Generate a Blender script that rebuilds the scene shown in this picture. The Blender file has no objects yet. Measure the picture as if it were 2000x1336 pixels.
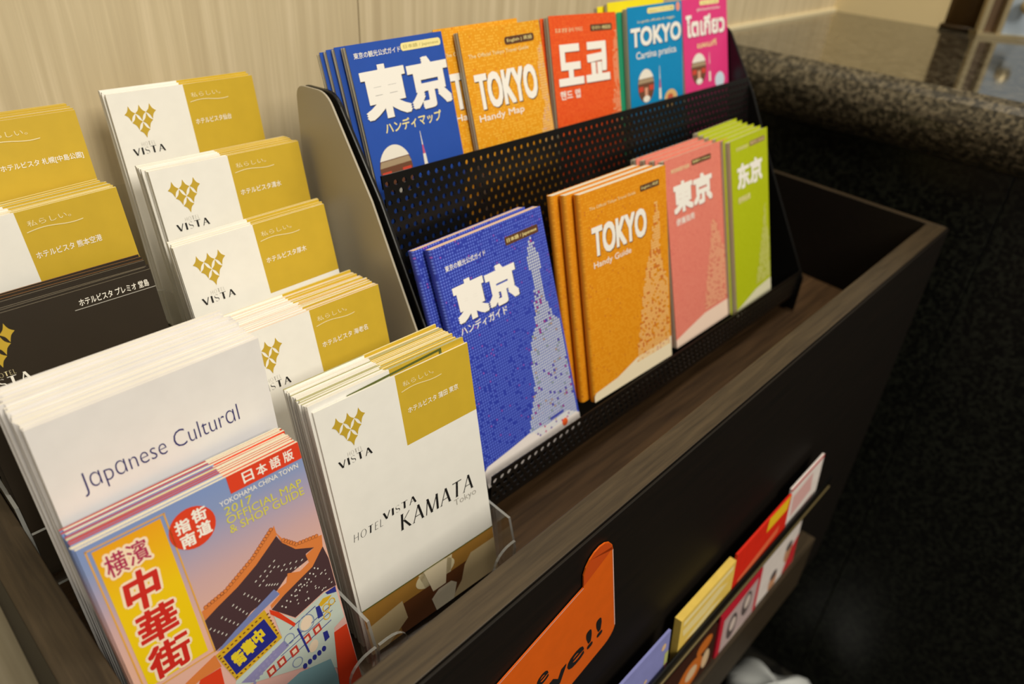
import bpy, math, random
from mathutils import Matrix, Vector
random.seed(11)
scene = bpy.context.scene
COL = scene.collection

# ------------------------------------------------------------------ camera, world, lights, exposure
cam_d = bpy.data.cameras.new('camera')
cam_d.sensor_width = 36.0
cam_d.lens = 1436.93 / 2000.0 * 36.0
cam_d.clip_start = 0.01
cam_d.dof.use_dof = True
cam_d.dof.focus_distance = 0.405
cam_d.dof.aperture_fstop = 6.5
cam = bpy.data.objects.new('camera', cam_d)
COL.objects.link(cam)
RC = ((0.69051504, -0.72117838, 0.05559429), (-0.35827906, -0.40778794, -0.83984827), (0.62835109, 0.56000959, -0.53996682))
cam.matrix_world = Matrix(((RC[0][0], -RC[1][0], -RC[2][0], 0), (RC[0][1], -RC[1][1], -RC[2][1], 0), (RC[0][2], -RC[1][2], -RC[2][2], 0), (0, 0, 0, 1)))
scene.camera = cam

world = bpy.data.worlds.new('world')
scene.world = world
world.use_nodes = True
world.node_tree.nodes['Background'].inputs[0].default_value = (1.0, 0.93, 0.80, 1)
world.node_tree.nodes['Background'].inputs[1].default_value = 0.2


def area(name, loc, target, size, energy, color):
    d = bpy.data.lights.new(name, 'AREA')
    d.shape = 'RECTANGLE'
    d.size, d.size_y = size
    d.energy = energy
    d.color = color
    o = bpy.data.objects.new(name, d)
    COL.objects.link(o)
    o.location = loc
    o.rotation_euler = (Vector(target) - Vector(loc)).to_track_quat('-Z', 'Y').to_euler()
    return o


WARM = (1.0, 0.92, 0.77)
area('ceiling_light', (0.15, -1.35, 1.25), (0.25, 0.35, -0.2), (0.8, 0.8), 38, WARM)
area('ceiling_light_far', (0.75, 0.05, 1.5), (0.6, 0.3, -0.2), (0.5, 0.5), 13, WARM)
scene.view_settings.view_transform = 'Standard'
scene.view_settings.look = 'None'
scene.view_settings.gamma = 1.0
scene.view_settings.use_curve_mapping = False
scene.view_settings.exposure = 0.0
scene.cycles.transparent_max_bounces = 24
scene.cycles.use_denoising = True


# ------------------------------------------------------------------ materials
def lin(c):
    return tuple(((x / 255) / 12.92 if x / 255 <= 0.04045 else ((x / 255 + 0.055) / 1.055) ** 2.4) for x in c) + (1.0,)


MATS = {}


def mat(name, rgb, rough=0.5, metal=0.0, spec=0.5, alpha=None):
    if name in MATS:
        return MATS[name]
    m = bpy.data.materials.new(name)
    m.use_nodes = True
    b = m.node_tree.nodes['Principled BSDF']
    b.inputs['Base Color'].default_value = lin(rgb)
    b.inputs['Roughness'].default_value = rough
    b.inputs['Metallic'].default_value = metal
    b.inputs['Specular IOR Level'].default_value = spec
    MATS[name] = m
    return m


def nodes_of(m):
    nt = m.node_tree
    return nt, nt.nodes, nt.links, nt.nodes['Principled BSDF']


def paper(name, rgb, rough=0.55, amount=0.05, scale=90):
    """printed paper: flat ink with a faint fibre mottle"""
    if name in MATS:
        return MATS[name]
    m = mat(name, rgb, rough, 0, 0.35)
    nt, N, L, b = nodes_of(m)
    tc = N.new('ShaderNodeTexCoord')
    nz = N.new('ShaderNodeTexNoise')
    nz.inputs['Scale'].default_value = scale
    nz.inputs['Detail'].default_value = 3
    rp = N.new('ShaderNodeValToRGB')
    c = lin(rgb)
    rp.color_ramp.elements[0].position = 0.3
    rp.color_ramp.elements[1].position = 0.7
    rp.color_ramp.elements[0].color = tuple(x * (1 - amount) for x in c[:3]) + (1,)
    rp.color_ramp.elements[1].color = tuple(min(1, x * (1 + amount)) for x in c[:3]) + (1,)
    L.new(tc.outputs['Object'], nz.inputs['Vector'])
    L.new(nz.outputs['Fac'], rp.inputs['Fac'])
    L.new(rp.outputs['Color'], b.inputs['Base Color'])
    return m


def grain(name, c0, c1, stretch, scale, rough=0.5, spec=0.4, bump=0.0, detail=4, c2=None):
    """wood-like grain stretched along one axis"""
    if name in MATS:
        return MATS[name]
    m = mat(name, c0, rough, 0, spec)
    nt, N, L, b = nodes_of(m)
    tc = N.new('ShaderNodeTexCoord')
    mp = N.new('ShaderNodeMapping')
    mp.inputs['Scale'].default_value = stretch
    nz = N.new('ShaderNodeTexNoise')
    nz.inputs['Scale'].default_value = scale
    nz.inputs['Detail'].default_value = detail
    nz.inputs['Roughness'].default_value = 0.6
    nz.inputs['Distortion'].default_value = 0.25
    rp = N.new('ShaderNodeValToRGB')
    rp.color_ramp.elements[0].position = 0.32
    rp.color_ramp.elements[1].position = 0.68
    rp.color_ramp.elements[0].color = lin(c0)
    rp.color_ramp.elements[1].color = lin(c1)
    if c2:
        e = rp.color_ramp.elements.new(0.5)
        e.color = lin(c2)
    L.new(tc.outputs['Object'], mp.inputs['Vector'])
    L.new(mp.outputs['Vector'], nz.inputs['Vector'])
    L.new(nz.outputs['Fac'], rp.inputs['Fac'])
    L.new(rp.outputs['Color'], b.inputs['Base Color'])
    if bump:
        bp = N.new('ShaderNodeBump')
        bp.inputs['Strength'].default_value = bump
        bp.inputs['Distance'].default_value = 0.001
        L.new(nz.outputs['Fac'], bp.inputs['Height'])
        L.new(bp.outputs['Normal'], b.inputs['Normal'])
    return m


def granite(name, dark, light, rough, scale=120, spec=0.5):
    if name in MATS:
        return MATS[name]
    m = mat(name, dark, rough, 0, spec)
    nt, N, L, b = nodes_of(m)
    tc = N.new('ShaderNodeTexCoord')
    vo = N.new('ShaderNodeTexVoronoi')
    vo.inputs['Scale'].default_value = scale
    nz = N.new('ShaderNodeTexNoise')
    nz.inputs['Scale'].default_value = scale * 0.5
    nz.inputs['Detail'].default_value = 5
    mx = N.new('ShaderNodeMath')
    mx.operation = 'MULTIPLY'
    rp = N.new('ShaderNodeValToRGB')
    rp.color_ramp.elements[0].position = 0.12
    rp.color_ramp.elements[1].position = 0.5
    rp.color_ramp.elements[0].color = lin(dark)
    rp.color_ramp.elements[1].color = lin(light)
    sp = N.new('ShaderNodeSeparateColor')
    L.new(tc.outputs['Object'], vo.inputs['Vector'])
    L.new(tc.outputs['Object'], nz.inputs['Vector'])
    L.new(vo.outputs['Color'], sp.inputs[0])
    L.new(sp.outputs[0], mx.inputs[0])
    L.new(nz.outputs['Fac'], mx.inputs[1])
    L.new(mx.outputs[0], rp.inputs['Fac'])
    L.new(rp.outputs['Color'], b.inputs['Base Color'])
    return m


def acrylic(name):
    if name in MATS:
        return MATS[name]
    m = bpy.data.materials.new(name)
    m.use_nodes = True
    nt = m.node_tree
    N, L = nt.nodes, nt.links
    N.clear()
    out = N.new('ShaderNodeOutputMaterial')
    tr = N.new('ShaderNodeBsdfTransparent')
    tr.inputs[0].default_value = (0.955, 0.958, 0.95, 1)
    gl = N.new('ShaderNodeBsdfGlossy')
    gl.inputs['Roughness'].default_value = 0.06
    lw = N.new('ShaderNodeLayerWeight')
    lw.inputs[0].default_value = 0.5
    pw = N.new('ShaderNodeMath')
    pw.operation = 'POWER'
    pw.inputs[1].default_value = 4.0
    ma = N.new('ShaderNodeMath')
    ma.operation = 'MULTIPLY_ADD'
    ma.inputs[1].default_value = 0.6
    ma.inputs[2].default_value = 0.07
    L.new(lw.outputs['Facing'], pw.inputs[0])
    L.new(pw.outputs[0], ma.inputs[0])
    mx = N.new('ShaderNodeMixShader')
    L.new(ma.outputs[0], mx.inputs[0])
    L.new(tr.outputs[0], mx.inputs[1])
    L.new(gl.outputs[0], mx.inputs[2])
    L.new(mx.outputs[0], out.inputs[0])
    MATS[name] = m
    return m


def dotted(name, base, light, pink, pitch=0.0021, rad=0.33, share=0.55):
    """cover print: a regular grid of small dots in slightly varying tints (object x and z)"""
    if name in MATS:
        return MATS[name]
    m = mat(name, base, 0.45, 0, 0.4)
    nt, N, L, b = nodes_of(m)
    tc = N.new('ShaderNodeTexCoord')
    sc = N.new('ShaderNodeVectorMath')
    sc.operation = 'SCALE'
    sc.inputs['Scale'].default_value = 1 / pitch
    fl = N.new('ShaderNodeVectorMath')
    fl.operation = 'FLOOR'
    fx = N.new('ShaderNodeVectorMath')
    fx.operation = 'SUBTRACT'
    hf = N.new('ShaderNodeVectorMath')
    hf.operation = 'SUBTRACT'
    hf.inputs[1].default_value = (0.5, 0.5, 0.5)
    fl2 = N.new('ShaderNodeVectorMath')
    fl2.operation = 'MULTIPLY'
    fl2.inputs[1].default_value = (1, 0, 1)
    ln = N.new('ShaderNodeVectorMath')
    ln.operation = 'LENGTH'
    wn = N.new('ShaderNodeTexWhiteNoise')
    lt = N.new('ShaderNodeMath')
    lt.operation = 'LESS_THAN'
    lt.inputs[1].default_value = rad
    rp = N.new('ShaderNodeValToRGB')
    rp.color_ramp.interpolation = 'CONSTANT'
    rp.color_ramp.elements[0].color = lin(base)
    rp.color_ramp.elements[1].position = 1 - share
    rp.color_ramp.elements[1].color = lin(light)
    e = rp.color_ramp.elements.new(0.965)
    e.color = lin(pink)
    mx = N.new('ShaderNodeMixRGB')
    mx.inputs[1].default_value = lin(base)
    L.new(tc.outputs['Object'], sc.inputs[0])
    L.new(sc.outputs[0], fl.inputs[0])
    L.new(sc.outputs[0], fx.inputs[0])
    L.new(fl.outputs[0], fx.inputs[1])
    L.new(fx.outputs[0], hf.inputs[0])
    m2 = N.new('ShaderNodeVectorMath')
    m2.operation = 'MULTIPLY'
    m2.inputs[1].default_value = (1, 0, 1)
    L.new(hf.outputs[0], m2.inputs[0])
    L.new(m2.outputs[0], ln.inputs[0])
    L.new(ln.outputs['Value'], lt.inputs[0])
    L.new(fl.outputs[0], fl2.inputs[0])
    L.new(fl2.outputs[0], wn.inputs['Vector'])
    L.new(wn.outputs['Value'], rp.inputs['Fac'])
    L.new(lt.outputs[0], mx.inputs[0])
    L.new(rp.outputs['Color'], mx.inputs[2])
    L.new(mx.outputs[0], b.inputs['Base Color'])
    return m


def ramp_z(name, stops, z0, z1):
    """printed colour blend running down a cover (object z)"""
    if name in MATS:
        return MATS[name]
    m = mat(name, stops[0][1], 0.5, 0, 0.35)
    nt, N, L, b = nodes_of(m)
    tc = N.new('ShaderNodeTexCoord')
    sx = N.new('ShaderNodeSeparateXYZ')
    mr = N.new('ShaderNodeMapRange')
    mr.inputs[1].default_value = z0
    mr.inputs[2].default_value = z1
    rp = N.new('ShaderNodeValToRGB')
    els = rp.color_ramp.elements
    els[0].position, els[0].color = stops[0][0], lin(stops[0][1])
    els[1].position, els[1].color = stops[-1][0], lin(stops[-1][1])
    for p, c in stops[1:-1]:
        e = els.new(p)
        e.color = lin(c)
    L.new(tc.outputs['Object'], sx.inputs[0])
    L.new(sx.outputs['Z'], mr.inputs[0])
    L.new(mr.outputs[0], rp.inputs['Fac'])
    L.new(rp.outputs['Color'], b.inputs['Base Color'])
    return m


# ------------------------------------------------------------------ mesh helpers
def obj(name, vf, mats, parent=None, matrix=None, smooth=False, bevel=0.0):
    """vf = (verts, faces) or (verts, faces, material index per face)"""
    me = bpy.data.meshes.new(name)
    me.from_pydata([tuple(v) for v in vf[0]], [], vf[1])
    for m in (mats if isinstance(mats, (list, tuple)) else [mats]):
        me.materials.append(m)
    if len(vf) > 2:
        me.polygons.foreach_set('material_index', vf[2])
    if smooth:
        me.polygons.foreach_set('use_smooth', [True] * len(me.polygons))
    me.update()
    o = bpy.data.objects.new(name, me)
    COL.objects.link(o)
    if parent is not None:
        o.parent = parent
    if matrix is not None:
        o.matrix_local = matrix
    if bevel:
        md = o.modifiers.new('bevel', 'BEVEL')
        md.width = bevel
        md.segments = 2
        md.limit_method = 'ANGLE'
    return o


def empty(name, loc=(0, 0, 0), matrix=None):
    o = bpy.data.objects.new(name, None)
    COL.objects.link(o)
    if matrix is not None:
        o.matrix_world = matrix
    else:
        o.location = loc
    return o


def tag(o, label=None, cat=None, group=None, kind=None):
    if label:
        o['label'] = label
    if cat:
        o['category'] = cat
    if group:
        o['group'] = group
    if kind:
        o['kind'] = kind
    return o


def box(x0, x1, y0, y1, z0, z1):
    v = [(x0, y0, z0), (x1, y0, z0), (x1, y1, z0), (x0, y1, z0), (x0, y0, z1), (x1, y0, z1), (x1, y1, z1), (x0, y1, z1)]
    return v, [(0, 3, 2, 1), (4, 5, 6, 7), (0, 1, 5, 4), (1, 2, 6, 5), (2, 3, 7, 6), (3, 0, 4, 7)]


def prism(poly, axis, a0, a1):
    """poly in the two other axes (in xyz order), extruded from a0 to a1 along axis"""
    n = len(poly)

    def P(p, a):
        return {'x': (a, p[0], p[1]), 'y': (p[0], a, p[1]), 'z': (p[0], p[1], a)}[axis]
    v = [P(p, a0) for p in poly] + [P(p, a1) for p in poly]
    f = [tuple(range(n - 1, -1, -1)), tuple(range(n, 2 * n))]
    f += [(i, (i + 1) % n, n + (i + 1) % n, n + i) for i in range(n)]
    ar = sum(poly[i][0] * poly[(i + 1) % n][1] - poly[(i + 1) % n][0] * poly[i][1] for i in range(n))
    if (ar < 0) != (axis == 'y'):
        f = [tuple(reversed(q)) for q in f]
    return v, f


def join(*parts):
    V, F, M = [], [], []
    for p in parts:
        o = len(V)
        V += list(p[0])
        F += [tuple(i + o for i in q) for q in p[1]]
        M += list(p[2]) if len(p) > 2 else [0] * len(p[1])
    return V, F, M


def setm(vf, k):
    return vf[0], vf[1], [k] * len(vf[1])


def lathe(profile, n=24, c=(0, 0)):
    V, F = [], []
    for r, z in profile:
        for k in range(n):
            a = 2 * math.pi * k / n
            V.append((c[0] + r * math.cos(a), c[1] + r * math.sin(a), z))
    for i in range(len(profile) - 1):
        for k in range(n):
            F.append((i * n + k, i * n + (k + 1) % n, (i + 1) * n + (k + 1) % n, (i + 1) * n + k))
    F.append(tuple(range(n - 1, -1, -1)))
    F.append(tuple(range((len(profile) - 1) * n, len(profile) * n)))
    return V, F


def frame_uv(lean, yaw, roll):
    l, y, r = (math.radians(a) for a in (lean, yaw, roll))
    u = Vector((1, 0, 0))
    v = Vector((0, -math.sin(l), -math.cos(l)))
    u, v = math.cos(r) * u + math.sin(r) * v, -math.sin(r) * u + math.cos(r) * v
    Z = Matrix.Rotation(y, 3, 'Z')
    return Z @ u, Z @ v


def leaf_matrix(X, lean, yaw, roll, H):
    u, v = frame_uv(lean, yaw, roll)
    up = -v
    n = up.cross(u)
    o = Vector(X) + v * H
    return Matrix(((u.x, n.x, up.x, o.x), (u.y, n.y, up.y, o.y), (u.z, n.z, up.z, o.z), (0, 0, 0, 1)))


# ------------------------------------------------------------------ lettering
_TX = {}


def text_shape(s, off=0.0):
    k = (s, off)
    if k not in _TX:
        c = bpy.data.curves.new('lettering', 'FONT')
        c.body = s
        c.resolution_u = 3
        c.offset = off
        o = bpy.data.objects.new('lettering', c)
        me = bpy.data.meshes.new_from_object(o)
        V = [tuple(v.co) for v in me.vertices]
        F = [tuple(p.vertices) for p in me.polygons]
        bpy.data.objects.remove(o)
        bpy.data.curves.remove(c)
        bpy.data.meshes.remove(me)
        x0, x1 = min(v[0] for v in V), max(v[0] for v in V)
        y0, y1 = min(v[1] for v in V), max(v[1] for v in V)
        _TX[k] = ([((v[0] - x0) / (x1 - x0), (v[1] - y0) / (y1 - y0)) for v in V], F, (x1 - x0) / (y1 - y0))
    return _TX[k]


def stroke(p, q, w):
    """a pen stroke with level ends: thick or thin by its width along x (or along y for level strokes)"""
    if abs(p[1] - q[1]) < 0.02:
        return [(p[0], p[1] - w / 2), (q[0], q[1] - w / 2), (q[0], q[1] + w / 2), (p[0], p[1] + w / 2)]
    return [(p[0] - w / 2, p[1]), (q[0] - w / 2, q[1]), (q[0] + w / 2, q[1]), (p[0] + w / 2, p[1])]


def ring(cx, cy, rx, ry, tx, ty, n=20):
    ps = []
    for k in range(n):
        a, b = 2 * math.pi * k / n, 2 * math.pi * (k + 1) / n
        ps.append([(cx + rx * math.cos(a), cy + ry * math.sin(a)), (cx + rx * math.cos(b), cy + ry * math.sin(b)),
                   (cx + (rx - tx) * math.cos(b), cy + (ry - ty) * math.sin(b)), (cx + (rx - tx) * math.cos(a), cy + (ry - ty) * math.sin(a))])
    return ps


def esse(w):
    pts = []
    n = 22
    for k in range(n + 1):
        t = k / n
        if t < .5:
            a = math.radians(35 + 235 * (t / .5))
            x, y = w / 2 + (w / 2 - .04) * math.cos(a), .745 + .235 * math.sin(a)
        else:
            a = math.radians(90 - 235 * ((t - .5) / .5))
            x, y = w / 2 + (w / 2 - .03) * math.cos(a), .255 + .235 * math.sin(a)
        pts.append((x, y, .035 + .075 * math.exp(-((t - .5) / .16) ** 2)))
    return [[(pts[i][0] - pts[i][2] / 2, pts[i][1] - pts[i][2] / 3), (pts[i + 1][0] - pts[i + 1][2] / 2, pts[i + 1][1] - pts[i + 1][2] / 3),
             (pts[i + 1][0] + pts[i + 1][2] / 2, pts[i + 1][1] + pts[i + 1][2] / 3), (pts[i][0] + pts[i][2] / 2, pts[i][1] + pts[i][2] / 3)] for i in range(n)]


def roman_set(TK, TN):
    return {
    'V': (.78, [stroke((.06, 1), (.39, 0), TK), stroke((.74, 1), (.39, 0), TN), stroke((0, .985), (.16, .985), .03), stroke((.66, .985), (.82, .985), .03)]),
    'I': (.2, [stroke((.1, 0), (.1, 1), TK), stroke((.0, .985), (.2, .985), .03), stroke((0, .015), (.2, .015), .03)]),
    'S': (.5, esse(.5)),
    'T': (.7, [stroke((.35, 0), (.35, 1), TK), stroke((0, .97), (.7, .97), .06), stroke((.25, .015), (.45, .015), .03)]),
    'A': (.8, [stroke((.06, 0), (.4, 1), TN), stroke((.4, 1), (.74, 0), TK), stroke((.18, .34), (.6, .34), .045), stroke((-.02, .015), (.14, .015), .03), stroke((.64, .015), (.84, .015), .03)]),
    'K': (.72, [stroke((.1, 0), (.1, 1), TK), stroke((.1, .45), (.62, 1), TN), stroke((.24, .56), (.68, 0), TK), stroke((0, .985), (.2, .985), .03), stroke((0, .015), (.2, .015), .03)]),
    'M': (.98, [stroke((.06, 0), (.14, 1), TN), stroke((.14, 1), (.48, 0), TK), stroke((.84, 1), (.48, 0), TN), stroke((.84, 1), (.92, 0), TK)]),
    'H': (.75, [stroke((.08, 0), (.08, 1), .07), stroke((.67, 0), (.67, 1), .07), stroke((.08, .5), (.67, .5), .04)]),
    'O': (.85, ring(.425, .5, .425, .51, .075, .03)),
    'E': (.5, [stroke((.08, 0), (.08, 1), .07), stroke((.05, .975), (.5, .975), .045), stroke((.05, .52), (.42, .52), .04), stroke((.05, .025), (.52, .025), .045)]),
    'L': (.48, [stroke((.08, 0), (.08, 1), .07), stroke((.05, .025), (.48, .025), .045)]),
    'P': (.52, [stroke((.08, 0), (.08, 1), .08)] + ring(.2, .74, .32, .25, .08, .03)),
    'R': (.6, [stroke((.08, 0), (.08, 1), .08), stroke((.26, .5), (.58, 0), .1)] + ring(.2, .74, .32, .25, .08, .03)),
    }


ROMAN_BOLD, ROMAN_LIGHT = roman_set(.21, .095), roman_set(.155, .06)


ON = {'badge_lettering': 'badge', 'banner_lettering': 'red_banner', 'disc_lettering': 'red_disc', 'plaque_lettering': 'plaque', 'title_lettering': 'title_halo', 'frame_speck': 'plaque_frame'}


class Leaf:
    """a printed sheet or booklet: u runs right and v runs down from its top left corner, in millimetres"""

    def __init__(self, root, H):
        self.o, self.H, self.last, self.vmax = root, H, {}, None

    def P(self, u, v, lay, k=0):
        if self.vmax:
            v = min(v, self.vmax)
        return (u / 1000, -0.00006 - 0.00005 * lay - 2e-6 * k, self.H - v / 1000)

    def polys(self, name, polys, m, lay=1, fm=None):
        if 1 < len(polys) <= 6 and fm is None and name not in ('logo', 'lettering', 'slogan_line', 'roof_dots', 'tower_picture'):
            for p in polys:
                o = self.polys(name, [p], m, lay)
            return o
        V, F = [], []
        for p in polys:
            ar = sum(p[i][0] * p[(i + 1) % len(p)][1] - p[(i + 1) % len(p)][0] * p[i][1] for i in range(len(p)))
            if ar > 0:
                p = list(reversed(p))
            o = len(V)
            V += [self.P(a, b, lay, len(F) % 20) for a, b in p]
            F.append(tuple(range(o, o + len(p))))
        o = self.last[name] = obj(name, (V, F) if fm is None else (V, F, fm), m, self.last.get(ON.get(name), self.o))
        return o

    def rect(self, name, u0, u1, v0, v1, m, lay=1, r=0.0):
        if r:
            p = []
            for cx, cy, a0 in ((u1 - r, v0 + r, -90), (u1 - r, v1 - r, 0), (u0 + r, v1 - r, 90), (u0 + r, v0 + r, 180)):
                for k in range(6):
                    a = math.radians(a0 + 18 * k)
                    p.append((cx + r * math.cos(a), cy + r * math.sin(a)))
        else:
            p = [(u0, v0), (u1, v0), (u1, v1), (u0, v1)]
        return self.polys(name, [p], m, lay)

    def text(self, name, s, u0, u1, v0, v1, m, lay=2, off=0.0, shear=0.0, rot=0.0):
        V, F, _ = text_shape(s, min(off, 0.0))
        w, h = u1 - u0, v1 - v0
        # heavier weights: the outline is swept round a small circle, off = its radius as a share of the height
        d = max(off, 0.0) * h
        w, h, u0, v1 = w - 2 * d, h - 2 * d, u0 + d, v1 - d
        sh = [(d * math.cos(k * math.pi / 6), d * math.sin(k * math.pi / 6)) for k in range(12)] if off > .08 else [(0, 0)] + ([(-d, 0), (d, 0), (0, -d), (0, d)] if d else []) + ([(-d, -d), (d, -d), (d, d), (-d, d)] if off > .02 else [])
        F = [tuple(i + k * len(V) for i in f) for k in range(len(sh)) for f in F]
        W = []
        for x, y, dx, dy, ci in [(x, y, dx, dy, ci) for ci, (dx, dy) in enumerate(sh) for x, y in V]:
            a, b = u0 + dx + x * w + shear * y * h, v1 + dy - y * h
            if rot:
                cx, cy = (u0 + u1) / 2, (v0 + v1) / 2
                c, q = math.cos(math.radians(rot)), math.sin(math.radians(rot))
                a, b = cx + (a - cx) * c - (b - cy) * q, cy + (a - cx) * q + (b - cy) * c
            W.append(self.P(a, b, lay, ci))
        o = self.last[name] = obj(name, (W, F), m, self.last.get(ON.get(name), self.o))
        return o

    def roman(self, name, s, u0, u1, v0, v1, m, lay=2, gap=0.16, slant=0.0, face=None):
        x, ps = 0, []
        for ch in s:
            w, pl = (face or ROMAN_BOLD)[ch]
            ps += [[(x + a, b) for a, b in p] for p in pl]
            x += w + gap
        x -= gap
        return self.polys(name, [[(u0 + a / x * (u1 - u0) + slant * b, v1 - b * (v1 - v0)) for a, b in p] for p in ps], m, lay)

    def logo(self, u0, v0, s, m):
        """six concave-sided diamonds, three over two over one"""
        ps = []
        for r, n in ((0, 3), (1, 2), (2, 1)):
            for k in range(n):
                cx, cy = u0 + s * (3.9 + 6.7 * (k + r / 2)), v0 + s * (4.9 + 5.3 * r)
                a, b = 3.3 * s, 4.75 * s
                tips = [(cx, cy - b), (cx + a, cy), (cx, cy + b), (cx - a, cy)]
                p = []
                for i in range(4):
                    A, B = tips[i], tips[(i + 1) % 4]
                    for t in (0, .25, .5, .75):
                        q = 1 - 1.05 * t * (1 - t)
                        x, y = A[0] + (B[0] - A[0]) * t, A[1] + (B[1] - A[1]) * t
                        p.append((cx + (x - cx) * q, cy + (y - cy) * q))
                ps.append(p)
        return self.polys('logo', ps, m, 2)

    def wave(self, name, u0, u1, v, amp, th, m, lay=2):
        n = 16
        ps = []
        f = [(u0 + (u1 - u0) * k / n, v - amp * math.sin(k / n * 2 * math.pi * .95 - .2)) for k in range(n + 1)]
        for i in range(n):
            (a, b), (c, d) = f[i], f[i + 1]
            ps.append([(a, b - th / 2), (c, d - th / 2), (c, d + th / 2), (a, b + th / 2)])
        return self.polys(name, ps, m, lay)


def ellipse(cx, cy, rx, ry, n=28, rot=0):
    c, s = math.cos(math.radians(rot)), math.sin(math.radians(rot))
    r = []
    for k in range(n):
        a = 2 * math.pi * k / n
        x, y = rx * math.cos(a), ry * math.sin(a)
        r.append((cx + x * c - y * s, cy + x * s + y * c))
    return r


def acrylic_edge(name):
    m = bpy.data.materials.new(name)
    m.use_nodes = True
    N, L = m.node_tree.nodes, m.node_tree.links
    N.clear()
    out = N.new('ShaderNodeOutputMaterial')
    tr = N.new('ShaderNodeBsdfTransparent')
    df = N.new('ShaderNodeBsdfPrincipled')
    df.inputs['Base Color'].default_value = (0.42, 0.43, 0.42, 1)
    df.inputs['Roughness'].default_value = 0.12
    mx = N.new('ShaderNodeMixShader')
    mx.inputs[0].default_value = 0.62
    L.new(tr.outputs[0], mx.inputs[1])
    L.new(df.outputs[0], mx.inputs[2])
    L.new(mx.outputs[0], out.inputs[0])
    return m


# ------------------------------------------------------------------ shared materials
wall_m = grain('wall_laminate', (198, 181, 148), (226, 210, 178), (24, 1, 0.7), 4.0, 0.5, 0.3, c2=(210, 194, 160))
walls_m = mat('painted_wall', (214, 196, 152), 0.6)
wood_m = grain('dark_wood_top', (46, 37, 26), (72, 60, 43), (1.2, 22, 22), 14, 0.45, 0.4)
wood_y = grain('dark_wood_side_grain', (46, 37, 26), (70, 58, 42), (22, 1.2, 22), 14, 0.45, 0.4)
woodface_m = grain('shaded_dark_wood_face', (14, 10, 6), (22, 15, 9), (1.2, 22, 22), 12, 0.6, 0.25)  # near-black wood with the shade of its upright faces put into the colour
floor_wood = grain('tray_floor_wood', (64, 46, 29), (98, 73, 48), (1.0, 20, 20), 12, 0.5, 0.35)
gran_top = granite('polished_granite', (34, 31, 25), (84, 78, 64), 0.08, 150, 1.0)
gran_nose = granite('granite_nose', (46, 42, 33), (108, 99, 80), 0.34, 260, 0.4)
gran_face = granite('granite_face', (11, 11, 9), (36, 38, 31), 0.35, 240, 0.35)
white_p = paper('white_paper', (240, 238, 232), 0.5, 0.02)
white_b = paper('bright_paper', (234, 231, 230), 0.55, 0.02)
gold_p = paper('gold_print', (205, 172, 50), 0.45, 0.03)
cream_e = mat('cream_edge', (240, 230, 200), 0.7)
white_e = mat('white_edge', (240, 236, 226), 0.7)
green_e = mat('green_tinted_edge', (176, 172, 118), 0.7)
pink_e = mat('pink_tinted_edge', (242, 216, 194), 0.7)
yellow_e = mat('yellow_tinted_edge', (232, 216, 152), 0.7)
grey_e = mat('grey_edge', (120, 112, 98), 0.7)
brown_e = mat('brown_edge', (150, 104, 58), 0.7)
black_p = paper('black_print', (44, 36, 26), 0.45, 0.05)
ink_m = mat('black_ink', (26, 24, 24), 0.5)
grey_ink = mat('grey_ink', (170, 166, 158), 0.5)
whiteink = mat('white_ink', (246, 242, 232), 0.5)
paleink = mat('pale_ink', (240, 226, 176), 0.5)
goldink = mat('gold_ink', (196, 164, 46), 0.5)
acr = [acrylic('clear_acrylic'), acrylic_edge('acrylic_edge')]

# ------------------------------------------------------------------ room
YW, ZC, ZF = 0.53, -0.170, -1.15
wb = tag(empty('wall_back', (0, YW, ZF)), kind='structure')
for k, (a, b) in enumerate(((-1.6, -0.30), (-0.2992, 0.3823), (0.3831, 1.0385), (1.0393, 1.35))):
    obj('panel', box(a, b, 0, 0.02, 0, 2.3), wall_m, wb, bevel=0.0006)
tag(obj('trim_1', box(0.905, 1.35, YW - 0.004, YW, ZC, ZC + 0.0045), mat('joint_filler', (236, 222, 184), 0.6)), kind='structure')
tag(obj('wall_right', box(1.35, 1.38, 0.345, YW + 0.02, ZF, 1.15), walls_m), kind='structure')
tag(obj('floor', box(-1.6, 3.0, -2.2, YW + 0.02, ZF - 0.02, ZF), granite('floor_stone', (18, 17, 15), (44, 42, 36), 0.35, 30)), kind='structure')

# counter: polished top with a thick rounded nose and a stone side panel
ct = tag(empty('reception_counter', (1.1, 0.0, ZF)), 'dark granite reception counter with thick rounded edge right of the tray', 'counter')


def topped(vf):
    """material 0 on the top face, 1 on all others"""
    z = max(v[2] for v in vf[0])
    return vf[0], vf[1], [0 if all(abs(vf[0][i][2] - z) < 1e-6 for i in f) else 1 for f in vf[1]]


def rim(vf):
    return vf[0], vf[1], [0, 0] + [1] * (len(vf[1]) - 2)


def local(o, vf):
    l = o.location
    return ([(v[0] - l.x, v[1] - l.y, v[2] - l.z) for v in vf[0]],) + tuple(vf[1:])


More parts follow.
